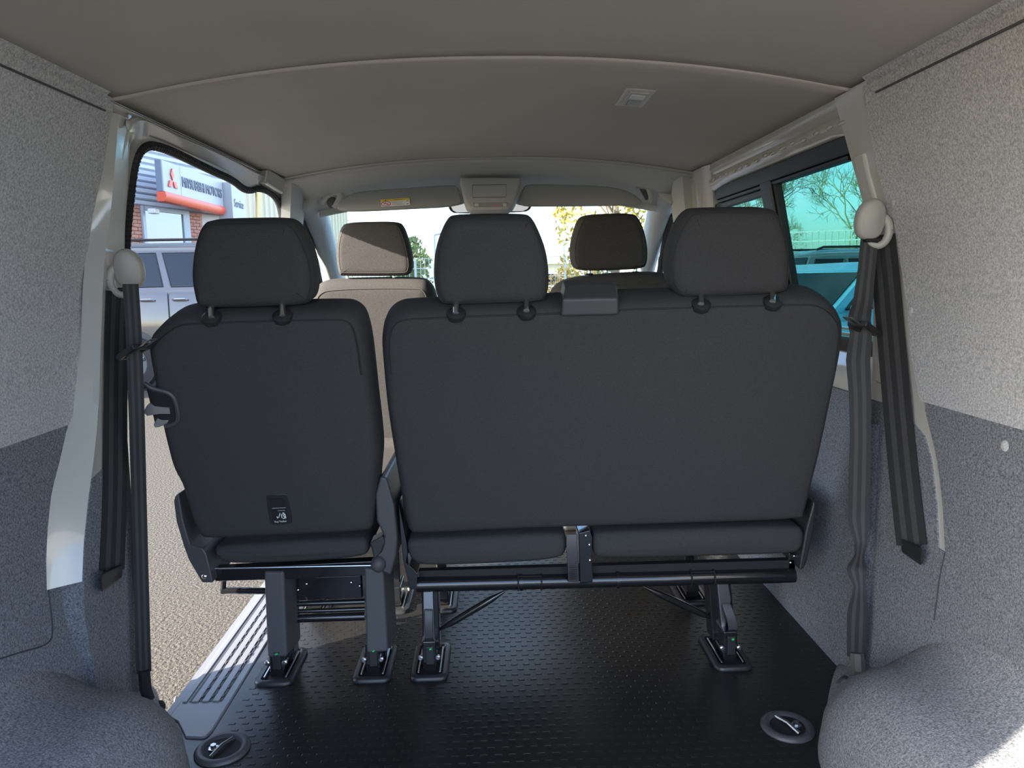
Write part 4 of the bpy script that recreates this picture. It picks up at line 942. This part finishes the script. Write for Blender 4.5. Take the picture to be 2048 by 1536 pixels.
# ---- generic cars, built along +x then turned
tyre_m = mat('tyre', (.014, .014, .015), .8); rim_m = mat('alloy_rim', (.45, .46, .48), .3, metal=1.0)
car_glass = mat('car_glass', (.006, .008, .010), .05, spec=.45)
trimb = mat('car_black_trim', (.015, .015, .016), .4)
lamp_w = mat('headlamp', (.75, .78, .8), .1, coat=1); lamp_r = mat('tail_lamp', (.45, .02, .02), .2)
def car(label, body, L, Wd, H, belt, hood, cab, pillars, loc, rz, wheel=.36, wb=(-1.4, 1.4), rails=False, sill=.30):
    root = thing('parked_car', label, 'car', loc, 'cars parked outside'); Mx = Matrix.Translation(Vector(loc)) @ Matrix.Rotation(rz, 4, 'Z'); T = lambda *p: Mx @ Vector(p)
    hw = Wd / 2; xb0, xt0, xt1, xb1 = cab; g = MB(); rings = []
    for x, wf, zb, zt in ((-L / 2, .80, .45, belt * .80), (-L / 2 + .06, .92, .34, belt * .96), (-L / 2 + .35, .985, sill, belt), (xb0 + .3, 1, sill, belt), (0, 1, sill - .02, belt), (xb1 - .2, 1, sill, belt), (xb1 + .1, .99, sill, belt * .995), (L / 2 - .55, .965, sill, hood), (L / 2 - .2, .90, .32, hood * .93), (L / 2 - .04, .80, .36, hood * .80), (L / 2, .70, .42, hood * .62)):
        w_ = hw * wf; sec = [(-w_ * .93, zb), (-w_, zb + .14), (-w_ * 1.0, zb + (zt - zb) * .55), (-w_ * .985, zt - .10), (-w_ * .93, zt - .02), (-w_ * .5, zt + .02), (w_ * .5, zt + .02), (w_ * .93, zt - .02), (w_ * .985, zt - .10), (w_, zb + (zt - zb) * .55), (w_, zb + .14), (w_ * .93, zb)]
        rings.append([T(x, y_, z_) for y_, z_ in sec])
    g.loft(rings, True, True).build('body', body, root, angle=50)
    bw, tw = hw * .93, hw * .76
    def cp(t, u, s_, o_=0.0):   # a point on the cabin's side: t along, u up
        xa = xb0 + (xt0 - xb0) * u; xc = xb1 + (xt1 - xb1) * u; z = belt - .02 + (H - .06 - belt + .02) * u
        return T(xa + (xc - xa) * t, s_ * (bw + (tw - bw) * u + o_), z)
    g = MB(); rr = []
    for u, k in ((0, 1), (.5, 1), (.86, 1), (.96, .985), (1.0, .93)):
        q = []
        for s_, tt in ((-1, (0, .25, .5, .75, 1)), (1, (1, .75, .5, .25, 0))):
            for t in tt: p = cp(.5 + (t - .5) * k, u, s_ * k); q.append(p)
        rr.append(q)
    top = [p + Vector((0, 0, .05)) for p in rr[-1]]; c_ = sum(top, Vector()) / len(top); rr.append([c_.lerp(p, .85) for p in top]); rr.append([c_.lerp(p, .3) + Vector((0, 0, .02)) for p in top])
    g.loft(rr, True, True).build('cabin', body, root, angle=60)
    for s_ in (-1, 1):
        for a, b in pillars:
            g = MB(); q = [cp(a, .08, s_, .004), cp(b, .08, s_, .004), cp(b, .84, s_, .004), cp(a, .84, s_, .004)]; q2 = [cp(a, .08, s_, -.01), cp(b, .08, s_, -.01), cp(b, .84, s_, -.01), cp(a, .84, s_, -.01)]
            g.hexa(q + q2); g.build('side_window', car_glass, root, smooth=False)
            g = MB(); g.tube(q + [q[0]], .011, 5); g.build('window_trim', trimb, root)
        for a, b in pillars[:-1]:
            xx = xb0 + (xb1 - xb0) * (b + .02); g = MB(); g.tube([T(xx, s_ * hw * 1.003, sill + .12), T(xx, s_ * hw * 1.005, belt * .72), T(xx, s_ * hw * .992, belt - .06)], .006, 5); g.build('door_gap', trimb, root)
            g = MB(); g.tube([T(xx + .07, s_ * hw * 1.0, belt - .16), T(xx + .10, s_ * (hw + .03), belt - .15), T(xx + .24, s_ * (hw + .03), belt - .15), T(xx + .27, s_ * hw * 1.0, belt - .16)], .014, 6); g.build('door_handle', rim_m, root)
        for wx in wb:
            c = T(wx, s_ * (hw - .12), wheel); ax = (Mx.to_3x3() @ Vector((0, s_, 0)))
            g = MB(); g.lathe(T(wx, s_ * (hw - .05), wheel + .02), ax, [(wheel + .07, 0), (wheel + .07, .054), (wheel + .04, .058), (.02, .058)], 26); g.build('wheel_arch', trimb, root)
            g = MB(); g.lathe(c, ax, [(wheel * .6, 0), (wheel * .95, .01), (wheel, .04), (wheel, .17), (wheel * .95, .20), (wheel * .66, .205), (wheel * .62, .19)], 26); wl2 = g.build('wheel', tyre_m, root)
            g = MB(); g.lathe(c, ax, [(wheel * .63, .192), (wheel * .60, .196), (wheel * .56, .186), (.05, .19), (.01, .195)], 20)
            up = Vector((0, 0, 1)); sd_ = ax.cross(up)
            g.build('rim', mat('rim_dark', (.08, .08, .085), .4), wl2)
            for k in range(5):
                a = 2 * math.pi * k / 5; d = up * math.cos(a) + sd_ * math.sin(a); g = MB(); g.tube([c + ax * .196 + d * .04, c + ax * .200 + d * wheel * .60], [.035, .028], 6); g.build('spoke', rim_m, wl2)
        g = MB(); mc = cp(.93, .10, s_, .12); g.ball(mc, (.11, .08, .075), Matrix.Rotation(rz, 3, 'Z')); g.build('door_mirror', body, root)
        g = MB(); g.ball(T(L / 2 - .22, s_ * hw * .66, hood * .78), (.20, .16, .08), Matrix.Rotation(rz, 3, 'Z')); g.build('headlamp', lamp_w, root)
        g = MB(); g.box(T(-L / 2 + .06, s_ * hw * .80, belt * .82), (.10, .16, .26), Matrix.Rotation(rz, 3, 'Z')); g.build('tail_lamp', lamp_r, root, bevel=.02)
        if rails:
            g = MB(); g.tube([cp(.05, 1, s_ * .93) + Vector((0, 0, .05)), cp(.10, 1, s_ * .93) + Vector((0, 0, .09)), cp(.85, 1, s_ * .93) + Vector((0, 0, .09)), cp(.90, 1, s_ * .93) + Vector((0, 0, .05))], .02, 6); g.build('roof_rail', trimb, root)
    for t, nm in ((1, 'windscreen'), (0, 'rear_window')):
        e = .012 * (1 if t else -1); dv = Mx.to_3x3() @ Vector((e, 0, .008)); q = [cp(t, .06, -.93) + dv, cp(t, .06, .93) + dv, cp(t, .88, .92) + dv, cp(t, .88, -.92) + dv]
        g = MB(); g.hexa(q + [p - dv * 2 for p in q]); g.build(nm, car_glass, root, smooth=False)
    g = MB(); g.box(T(L / 2 - .05, 0, hood * .55), (.06, Wd * .5, .16), Matrix.Rotation(rz, 3, 'Z')); g.build('grille', trimb, root, bevel=.02)
    return root
suv_p = mat('suv_paint', (.075, .068, .065), .3, metal=.2, coat=1)
car('large taupe estate car with roof rails parked in front of the building', suv_p, 4.9, 1.95, 2.12, 1.45, 1.32, (-2.30, -2.15, .62, 1.25), [(.03, .262), (.282, .392), (.425, .66), (.70, .93)], (-3.80, 11.75, GZ), R(2), wheel=.40, wb=(-1.42, 1.50), rails=True)
blue_p = mat('blue_paint', (.13, .38, .56), .2, metal=.3, coat=1)
dark_p = mat('dark_teal_paint', (.09, .12, .14), .2, metal=.3, coat=1)
car('bright blue hatchback parked nearest outside the right window', blue_p, 4.1, 1.76, 1.60, 1.14, 1.06, (-1.95, -1.45, .35, 1.05), [(.05, .26), (.30, .60), (.64, .95)], (3.75, 7.98, GZ), R(205), wheel=.32, wb=(-1.25, 1.30))
car('dark grey-blue estate car parked behind the blue hatchback', dark_p, 4.7, 1.85, 1.86, 1.22, 1.10, (-2.2, -1.9, .30, 1.05), [(.04, .24), (.27, .52), (.56, .92)], (6.7, 12.3, GZ), R(8), wheel=.33, wb=(-1.35, 1.40), rails=True)

# ---- dealership building on the left
bA, bB = Vector((-7.45, 15.3, 0)), Vector((-6.39, 18.8, 0)); bd = (bB - bA).normalized(); bn = Vector((bd.y, -bd.x, 0))   # bn points towards the van
def bw_(t, z, n=0.0): return bA + bd * t + bn * n + Vector((0, 0, z))
clad = mat('cladding_grey', (.55, .575, .61), .4); cladd = mat('cladding_shadow_gap', (.30, .32, .36), .6)
brick_m = mat('brick_red', (.38, .16, .11), .9, noise=(14, (.50, .25, .18), .35, .65)); mortar = mat('mortar', (.55, .50, .45), .95)
bld = thing('dealership_building', 'building with grey ribbed cladding above red brick and a wide window', 'building', bw_(0, GZ))
Tend = (bB - bA).length; zcb = 2.60
g = MB(); g.prism([bw_(-8, zcb), bw_(Tend, zcb), bw_(Tend, 8), bw_(-8, 8)], bn * -.2); g.build('clad_wall', cladd, bld, smooth=False)
for k in range(40):
    z = zcb + .06 + k * .125; g = MB(); rr = [[bw_(t, z - .052, 0), bw_(t, z - .03, .035), bw_(t, z + .03, .035), bw_(t, z + .05, 0)] for t in (-8, Tend)]; g.loft(rr, True, True); g.build('cladding_rib', clad, bld, smooth=False)
g = MB(); g.prism([bw_(-8, GZ, -.06), bw_(Tend, GZ, -.06), bw_(Tend, zcb, -.06), bw_(-8, zcb, -.06)], bn * -.2); g.build('mortar_wall', mortar, bld, smooth=False)
def t_at(px):    # distance along the facade seen at a pixel column
    d = ray(px, 450); den = d.x * bd.y - d.y * bd.x; s_ = (bA.x * bd.y - bA.y * bd.x) / den; return (EYE + d * s_ - bA).dot(bd)
t1, t2, t3, t4 = t_at(286), t_at(365), t_at(376), t_at(399)
# bricks in the piers the doorway shows
bme = None
def bricks(ta, tb, za, zb):
    global bme
    rows_ = int((zb - za) / .075)
    for j in range(rows_):
        t = ta - (.11 if j % 2 else 0)
        while t < tb - .02:
            a, b = max(t, ta) + .005, min(t + .215, tb)
            if b - a > .04:
                if b - a > .19:
                    if bme is None:
                        g = MB(); q = [bd * (x * .105) + bn * y_ + Vector((0, 0, z * .0325)) for y_ in (0, .07) for x, z in ((-1, -1), (1, -1), (1, 1), (-1, 1))]
                        me = bpy.data.meshes.new('brick'); me.from_pydata(q, [], [(3, 2, 1, 0), (4, 5, 6, 7), (0, 1, 5, 4), (1, 2, 6, 5), (2, 3, 7, 6), (3, 0, 4, 7)]); me.materials.append(brick_m); bme = me
                    o = bpy.data.objects.new('brick', bme); COL.objects.link(o); o.parent = bld; o.location = bw_((a + b) / 2, za + j * .075 + .0375, -.055 + random.uniform(-.004, .004)) - bld.location
                else:
                    g = MB(); g.prism([bw_(a, za + j * .075 + .005, -.055), bw_(b, za + j * .075 + .005, -.055), bw_(b, za + j * .075 + .07, -.055), bw_(a, za + j * .075 + .07, -.055)], bn * .07); g.build('brick', brick_m, bld, smooth=False)
            t += .225
bricks(t_at(250), t1 - .06, 1.70, zcb); bricks(t3 + .05, t_at(404), 1.60, zcb)
win_glass = mat('office_glass', (.10, .13, .15), .03, spec=1.0, coat=1.0)
g = MB(); g.prism([bw_(t1, .55, .03), bw_(t2, .55, .03), bw_(t2, zcb - .06, .03), bw_(t1, zcb - .06, .03)], bn * -.04); wp = g.build('window_glass', win_glass, bld, smooth=False)
fr_m = mat('window_frame_grey', (.38, .42, .46), .4)
for q in ((t1 - .05, t1 + .03, .5, zcb), (t2 - .02, t3, .5, zcb), (t1, t2, zcb - .09, zcb), (t1, t2, .5, .58)):
    g = MB(); g.prism([bw_(q[0], q[2], .06), bw_(q[1], q[2], .06), bw_(q[1], q[3], .06), bw_(q[0], q[3], .06)], bn * -.06); g.build('window_frame', fr_m, bld, smooth=False)
g = MB(); g.box(bw_(t1 + .05, zcb - .12, .25), (.16, .22, .10)); g.build('wall_light', white_m, bld, bevel=.02)
# fascia sign: white box, emblem, red lip, lettering
def sgn(px, py, n=.35):
    d = ray(px, py); o_ = bA + bn * n; den = d.dot(bn); s_ = (o_ - EYE).dot(bn) / den; return EYE + d * s_
sg = thing('fascia_sign', 'white illuminated fascia sign with red emblem, dark lettering and a red lip', 'sign', sgn(330, 390))
bd0, bn0, bA0 = bd, bn, bA
pL = sgn(323, 319, 1.0); zt_ = pL.z
pR = min((sgn(444, 361.5, k * .05 - .6) for k in range(60)), key=lambda q: abs(q.z - zt_))
zb_ = PX(323, 381, pL.x).z; 
bA = Vector((pL.x, pL.y, 0)); bd = Vector((pR.x - pL.x, pR.y - pL.y, 0)); LS = bd.length; bd = bd.normalized(); bn = Vector((bd.y, -bd.x, 0)); bA = bA - bn * .13
ts0, ts1 = 0.0, LS
sign_w = mat('sign_white', (.40, .41, .42), .4); sign_blue = mat('sign_side', (.15, .17, .23), .4); sign_red = mat('sign_red', (.70, .07, .03), .35)
g = MB(); g.prism([bw_(ts0, zb_, 0), bw_(ts1, zb_, 0), bw_(ts1, zt_, 0), bw_(ts0, zt_, 0)], bn * .13); g.build('sign_box', sign_w, sg, bevel=.02)
g = MB(); g.prism([bw_(ts0 - .03, zb_, 0), bw_(ts0, zb_, 0), bw_(ts0, zt_, 0), bw_(ts0 - .03, zt_, 0)], bn * .12); g.build('sign_end', sign_blue, sg)
g = MB(); g.loft([[bw_(t, zb_ - .01, .0), bw_(t, zb_ - .01, .17), bw_(t, zb_ - .10, .19), bw_(t, zb_ - .19, .14), bw_(t, zb_ - .20, .0)] for t in (ts0 - .05, ts1 - .05)]); g.build('red_lip', sign_red, sg, angle=50)
Lt = ts1 - ts0
em = bw_(ts0 + Lt * .125, (zt_ + zb_) / 2 - .06, .135); es = (zt_ - zb_) * .36
for a in (90, 210, 330):
    d1 = bd * math.cos(R(a)) + Vector((0, 0, math.sin(R(a)))); d2 = bd * math.cos(R(a + 90)) + Vector((0, 0, math.sin(R(a + 90))))
    c = em; g = MB(); g.prism([c + d1 * .01, c + d1 * es * .58 + d2 * es * .33, c + d1 * es * 1.15, c + d1 * es * .58 - d2 * es * .33], bn * .02); g.build('emblem_diamond', sign_red, sg)
g = MB(); g.prism([bw_(ts0 + Lt * .255, zb_ + .02, .1315), bw_(ts0 + Lt * .262, zb_ + .02, .1315), bw_(ts0 + Lt * .262, zt_ - .02, .1315), bw_(ts0 + Lt * .255, zt_ - .02, .1315)], bn * .004); g.build('panel_joint', mat('joint_grey', (.55, .57, .6), .5), sg)
ink = mat('sign_ink', (.16, .18, .22), .5)
lm = text_mesh('MITSUBISHI MOTORS', .30, ink, 'lettering', sg, axes(bw_(ts0 + Lt * .27, (zt_ + zb_) / 2 - .02, .14), bd, (0, 0, 1)), .008)
wtx = max(v.co.dot(bd) for v in lm.data.vertices) - min(v.co.dot(bd) for v in lm.data.vertices)
t0_ = min(v.co.dot(bd) for v in lm.data.vertices); kx = Lt * .69 / wtx
for v in lm.data.vertices: dlt = (v.co.dot(bd) - t0_) * (kx - 1); v.co += bd * dlt; v.co.z = v.co.z
ss = thing('service_sign', 'narrow white service sign panel beside the fascia sign', 'sign', bw_(ts1 + .04, zb_ - .1))
tq = ts1 + .95
g = MB(); g.prism([bw_(ts1 + .05, zb_ - .30, -.40), bw_(tq, zb_ - .30, -.40), bw_(tq, zt_ - .02, -.40), bw_(ts1 + .05, zt_ - .02, -.40)], bn * .72); g.build('sign_box', sign_w, ss, bevel=.01)
st_ = text_mesh('Service', .28, ink, 'lettering', ss, axes(bw_(ts1 + .17, (zt_ + zb_) / 2 - .20, .325), bd, (0, 0, 1)), .006)
wt_ = [v.co.dot(bd) for v in st_.data.vertices]; kx = (tq - ts1 - .30) / (max(wt_) - min(wt_)); t0_ = min(wt_)
for v in st_.data.vertices: v.co += bd * ((v.co.dot(bd) - t0_) * (kx - 1))
bA, bd, bn = bA0, bd0, bn0
# ---- cream warehouse beyond
wh = thing('cream_warehouse', 'cream warehouse with upright ribbed cladding beyond the grey building', 'building', (-6.3, 21, GZ))
cream = mat('cream_cladding', (.62, .56, .40), .6); creamd = mat('cream_flashing', (.70, .52, .26), .6)
cA, cB = Vector((-7.6, 19.6, 0)), Vector((-6.2, 33.0, 0)); cd = (cB - cA).normalized(); cn = Vector((cd.y, -cd.x, 0))
g = MB(); g.prism([cA + Vector((0, 0, GZ)), cB + Vector((0, 0, GZ)), cB + Vector((0, 0, 7)), cA + Vector((0, 0, 7))], cn * -.3); g.build('warehouse_wall', cream, wh, smooth=False)
for k in range(34):
    p = cA + cd * (.2 + k * .40); g = MB(); rr = [[p + Vector((0, 0, z)), p + cd * .04 + cn * .05 + Vector((0, 0, z)), p + cd * .12 + cn * .05 + Vector((0, 0, z)), p + cd * .16 + Vector((0, 0, z))] for z in (GZ, 7)]; g.loft(rr, True, True); g.build('cladding_rib', cream, wh, smooth=False)
g = MB(); p = cA + cd * 3.4 + cn * .06; g.prism([p + Vector((0, 0, .5)), p + cd * .3 + Vector((0, 0, .5)), p + cd * 1.2 + Vector((0, 0, 5.5)), p + cd * .9 + Vector((0, 0, 5.5))], cn * .05); g.build('sloping_flashing', creamd, wh)

# ---- mesh fences
fence_m = mat('fence_galvanised', (.62, .65, .66), .5, metal=.2)
def fence(label, a, b, h, n, step=.16, wires=6):
    a, b = Vector(a), Vector(b); d = (b - a); L = d.length; d.normalize(); root = thing('mesh_fence', label, 'fence', a)
    for k in range(n + 1):
        p = a + d * L * k / n; g = MB(); g.box(p + Vector((0, 0, h / 2)), (.06, .06, h)); g.build('fence_post', fence_m, root)
    for k in range(n):
        g = MB(); p0 = a + d * L * k / n; m_ = L / n
        for q in range(int(m_ / step)):
            p = p0 + d * (q * step + .05); g.box(p + Vector((0, 0, h / 2)), (.022, .022, h * .96))
        for q in range(wires):
            z = .05 + (h - .1) * q / (wires - 1); g.box(p0 + d * m_ / 2 + Vector((0, 0, z)), (m_, .02, .026), d.to_track_quat('X', 'Z').to_matrix())
        g.build('mesh_panel', fence_m, root, smooth=False)
fence('pale mesh fence behind the parked cars on the right', (4.0, 19.0, GZ), (18.0, 12.5, GZ), 2.5, 6, .14, 12)
fence('pale mesh fence seen far ahead through the windscreen', (-6, 30.0, GZ), (9, 30.0, GZ), 2.4, 5, .17, 7)

# ---- trees
bark = mat('bark', (.20, .17, .13), .9); bark_g = mat('bark_mossy', (.26, .27, .15), .9)
def bare_tree(label, base, h, seed, m_, spread=.55, depth=6, lean=(0, 0)):
    rnd = random.Random(seed); root = thing('bare_tree', label, 'tree', base); g = MB(); tw = MB()
    def grow(p, d, L, r, n):
        pts = [p]; dd = d.copy(); k = 4 if n > 2 else 3
        for i in range(k): dd = (dd + Vector((rnd.gauss(0, .10), rnd.gauss(0, .10), rnd.gauss(.02, .06)))).normalized(); pts.append(pts[-1] + dd * L / k)
        (g if n >= depth - 1 else tw).tube(pts, [r * (1 - .35 * i / k) for i in range(k + 1)], 6 if n > 3 else 4)
        if n == 0: return
        for q in range(4 if n == depth or n <= 2 else 3):
            a = rnd.uniform(0, 2 * math.pi); o_ = dd.orthogonal().normalized(); o_ = Matrix.Rotation(a, 3, dd) @ o_
            grow(pts[-1 - (q % 2)], (dd + o_ * rnd.uniform(.4, 1.0) * spread * 1.6 + Vector((0, 0, .12))).normalized(), L * rnd.uniform(.60, .80), r * .66, n - 1)
    grow(Vector(base), Vector((lean[0], lean[1], 1)).normalized(), h * .33, h * .010, depth)
    g.build('trunk', m_, root); tw.build('branches', m_, root); return root
bare_tree('bare leafless tree standing behind the right-hand fence', (8.75, 20.5, GZ), 5.8, 5, bark_g, .85, 7)
bare_tree('second bare tree farther along behind the right-hand fence', (11.3, 22.5, GZ), 5.8, 11, bark_g, .85, 6)
leaf_y = mat('leaves_yellow', (.42, .36, .05), .8, noise=(2, (.60, .46, .10), .35, .65)); leaf_g = mat('leaves_olive', (.10, .15, .05), .8, noise=(2, (.24, .28, .10), .35, .65)); leaf_o = mat('leaves_orange', (.50, .24, .04), .8, noise=(2, (.62, .40, .08), .35, .65))
def leafy(name, label, cat, base, h, rad, n, m_, seed, squash=.8, ls=.12):
    rnd = random.Random(seed); root = thing(name, label, cat, base); g = MB(); b = Vector(base)
    g.tube([b, b + Vector((.05, 0, h * .5)), b + Vector((0, 0, h * .8))], [h * .03, h * .022, h * .01], 7)
    for k in range(7):
        a = 2 * math.pi * k / 7; g.tube([b + Vector((0, 0, h * (.35 + .05 * k))), b + Vector((math.cos(a) * rad * .6, math.sin(a) * rad * .6, h * (.55 + .05 * k)))], [h * .012, h * .004], 5)
    g.build('trunk', bark, root); l = MB(); blobs = [(Vector((rnd.gauss(0, .45) * rad, rnd.gauss(0, .45) * rad, h * .62 + rnd.gauss(0, .30) * h * squash * .6)), rnd.uniform(.25, .5) * rad) for _ in range(16)]
    for k in range(n):
        c, r_ = blobs[k % 16]; d = Vector((rnd.gauss(0, 1), rnd.gauss(0, 1), rnd.gauss(0, 1))).normalized() * r_ * rnd.uniform(.5, 1.05); p = b + c + d
        u = Vector((rnd.gauss(0, 1), rnd.gauss(0, 1), rnd.gauss(0, 1))).normalized(); v = u.orthogonal().normalized(); s_ = ls * rnd.uniform(.6, 1.3)
        l.add([p - u * s_, p + v * s_ * .5, p + u * s_, p - v * s_ * .5], [(0, 1, 2, 3)])
    l.build('foliage', m_, root, smooth=False, kind='stuff'); return root
leafy('autumn_tree', 'yellow-leaved tree ahead on the right, seen through the windscreen', 'tree', (4.4, 26.5, GZ), 6.6, 1.7, 1500, leaf_y, 3, ls=.13)
leafy('hedge_shrub', 'olive shrub by the far fence, left of the middle headrest', 'shrub', (-3.6, 31.5, GZ), 2.9, 1.0, 700, leaf_g, 4)
leafy('hedge_shrub', 'orange-leaved shrub ahead, right of the middle headrest', 'shrub', (3.3, 31.5, GZ), 1.9, 1.0, 700, leaf_o, 5)
leafy('hedge_shrub', 'small olive shrub beside the distant houses', 'shrub', (5.2, 36, GZ), 3.0, 1.0, 600, leaf_g, 6)
leafy('autumn_tree', 'low yellow tree behind the cars on the far right', 'tree', (20.0, 24.5, GZ), 5.5, 2.2, 1500, leaf_y, 8, ls=.14)
# tree line far ahead
for k, (x, y_, h, m_) in enumerate(((-13, 62, 4.5, leaf_g), (-7, 66, 5.0, leaf_g), (-1.5, 64, 4.2, leaf_g), (13, 70, 5.0, leaf_g), (20, 66, 4.6, leaf_g))):
    leafy('distant_tree', ['distant low tree farthest left on the skyline', 'distant tree on the skyline left of the shrub', 'distant tree hidden low behind the middle headrest', 'distant tree on the skyline beyond the driving seat', 'distant tree farthest right on the skyline'][k], 'tree', (x, y_, GZ), h, 2.4, 500, m_, 20 + k, ls=.35)
# ---- distant house and lamp posts
hs = thing('distant_house', 'low pale house with a pitched roof far ahead on the right', 'house', (5.2, 44, GZ))
hm = mat('house_render', (.62, .58, .50), .9); rm_ = mat('house_roof', (.38, .36, .35), .8)
g = MB(); g.box((5.2, 46, GZ + 1.2), (7, 4, 2.4)); g.build('house_wall', hm, hs)
g = MB(); g.loft([[(x, 43.6, GZ + 2.3), (x, 46, GZ + 4.1), (x, 48.4, GZ + 2.3)] for x in (1.4, 9.0)], True, True); g.build('roof', rm_, hs, smooth=False)
for k in range(6):
    g = MB(); g.box((2.6 + k * 1.05, 43.98, GZ + 1.4), (.6, .06, .8)); w_ = g.build('house_window', white_m, hs); g = MB(); g.box((2.6 + k * 1.05, 43.94, GZ + 1.4), (.48, .03, .66)); g.build('pane', car_glass, w_)
for px, nm in ((869, 'thin lamp post at the far fence, left of the middle headrest'), (1128, 'thin lamp post at the far fence, beside the yellow tree')):
    p = PY(px, 470, 33); t = thing('lamp_post', nm, 'lamp post', (p.x, 33, GZ)); g = MB(); g.tube([(p.x, 33, GZ), (p.x, 33, p.z)], [.06, .04], 8); g.build('post', fence_m, t); g = MB(); g.tube([(p.x, 33, p.z), (p.x + .5, 33, p.z + .1)], .05, 6); g.build('lamp_head', fence_m, t)

# ---- descriptions of the setting
for n_, l_ in dict(floor='black rubber van floor with rows of raised studs', trim_1='dark underside below the van floor', trim_2='grey grooved plastic sill strip in the open doorway', ceiling='grey-beige moulded ceiling lining in two panels', trim_3='painted outer roof skin of the van', wall_left='left van wall lined with grey carpet, painted pillar at its front', door_1='painted frame of the open side doorway with black rubber seal', wall_right='right van wall lined with grey carpet, with painted window frame', window_1='green-tinted sliding window in the right wall', trim_4='carpeted wheel arch at the lower left', trim_5='pale carpeted wheel arch at the lower right', trim_6='carpet skirt in front of the left wheel arch', trim_7='carpet skirt in front of the right wheel arch', trim_8='grey plastic cab lining with windscreen and door pillars', window_2='clear windscreen at the front of the cab', floor_outside='sunlit pale gravelly tarmac outside the van', floor_verge='rough yellowish grass beyond the tarmac').items():
    if n_ in bpy.data.objects: bpy.data.objects[n_]['label'] = l_
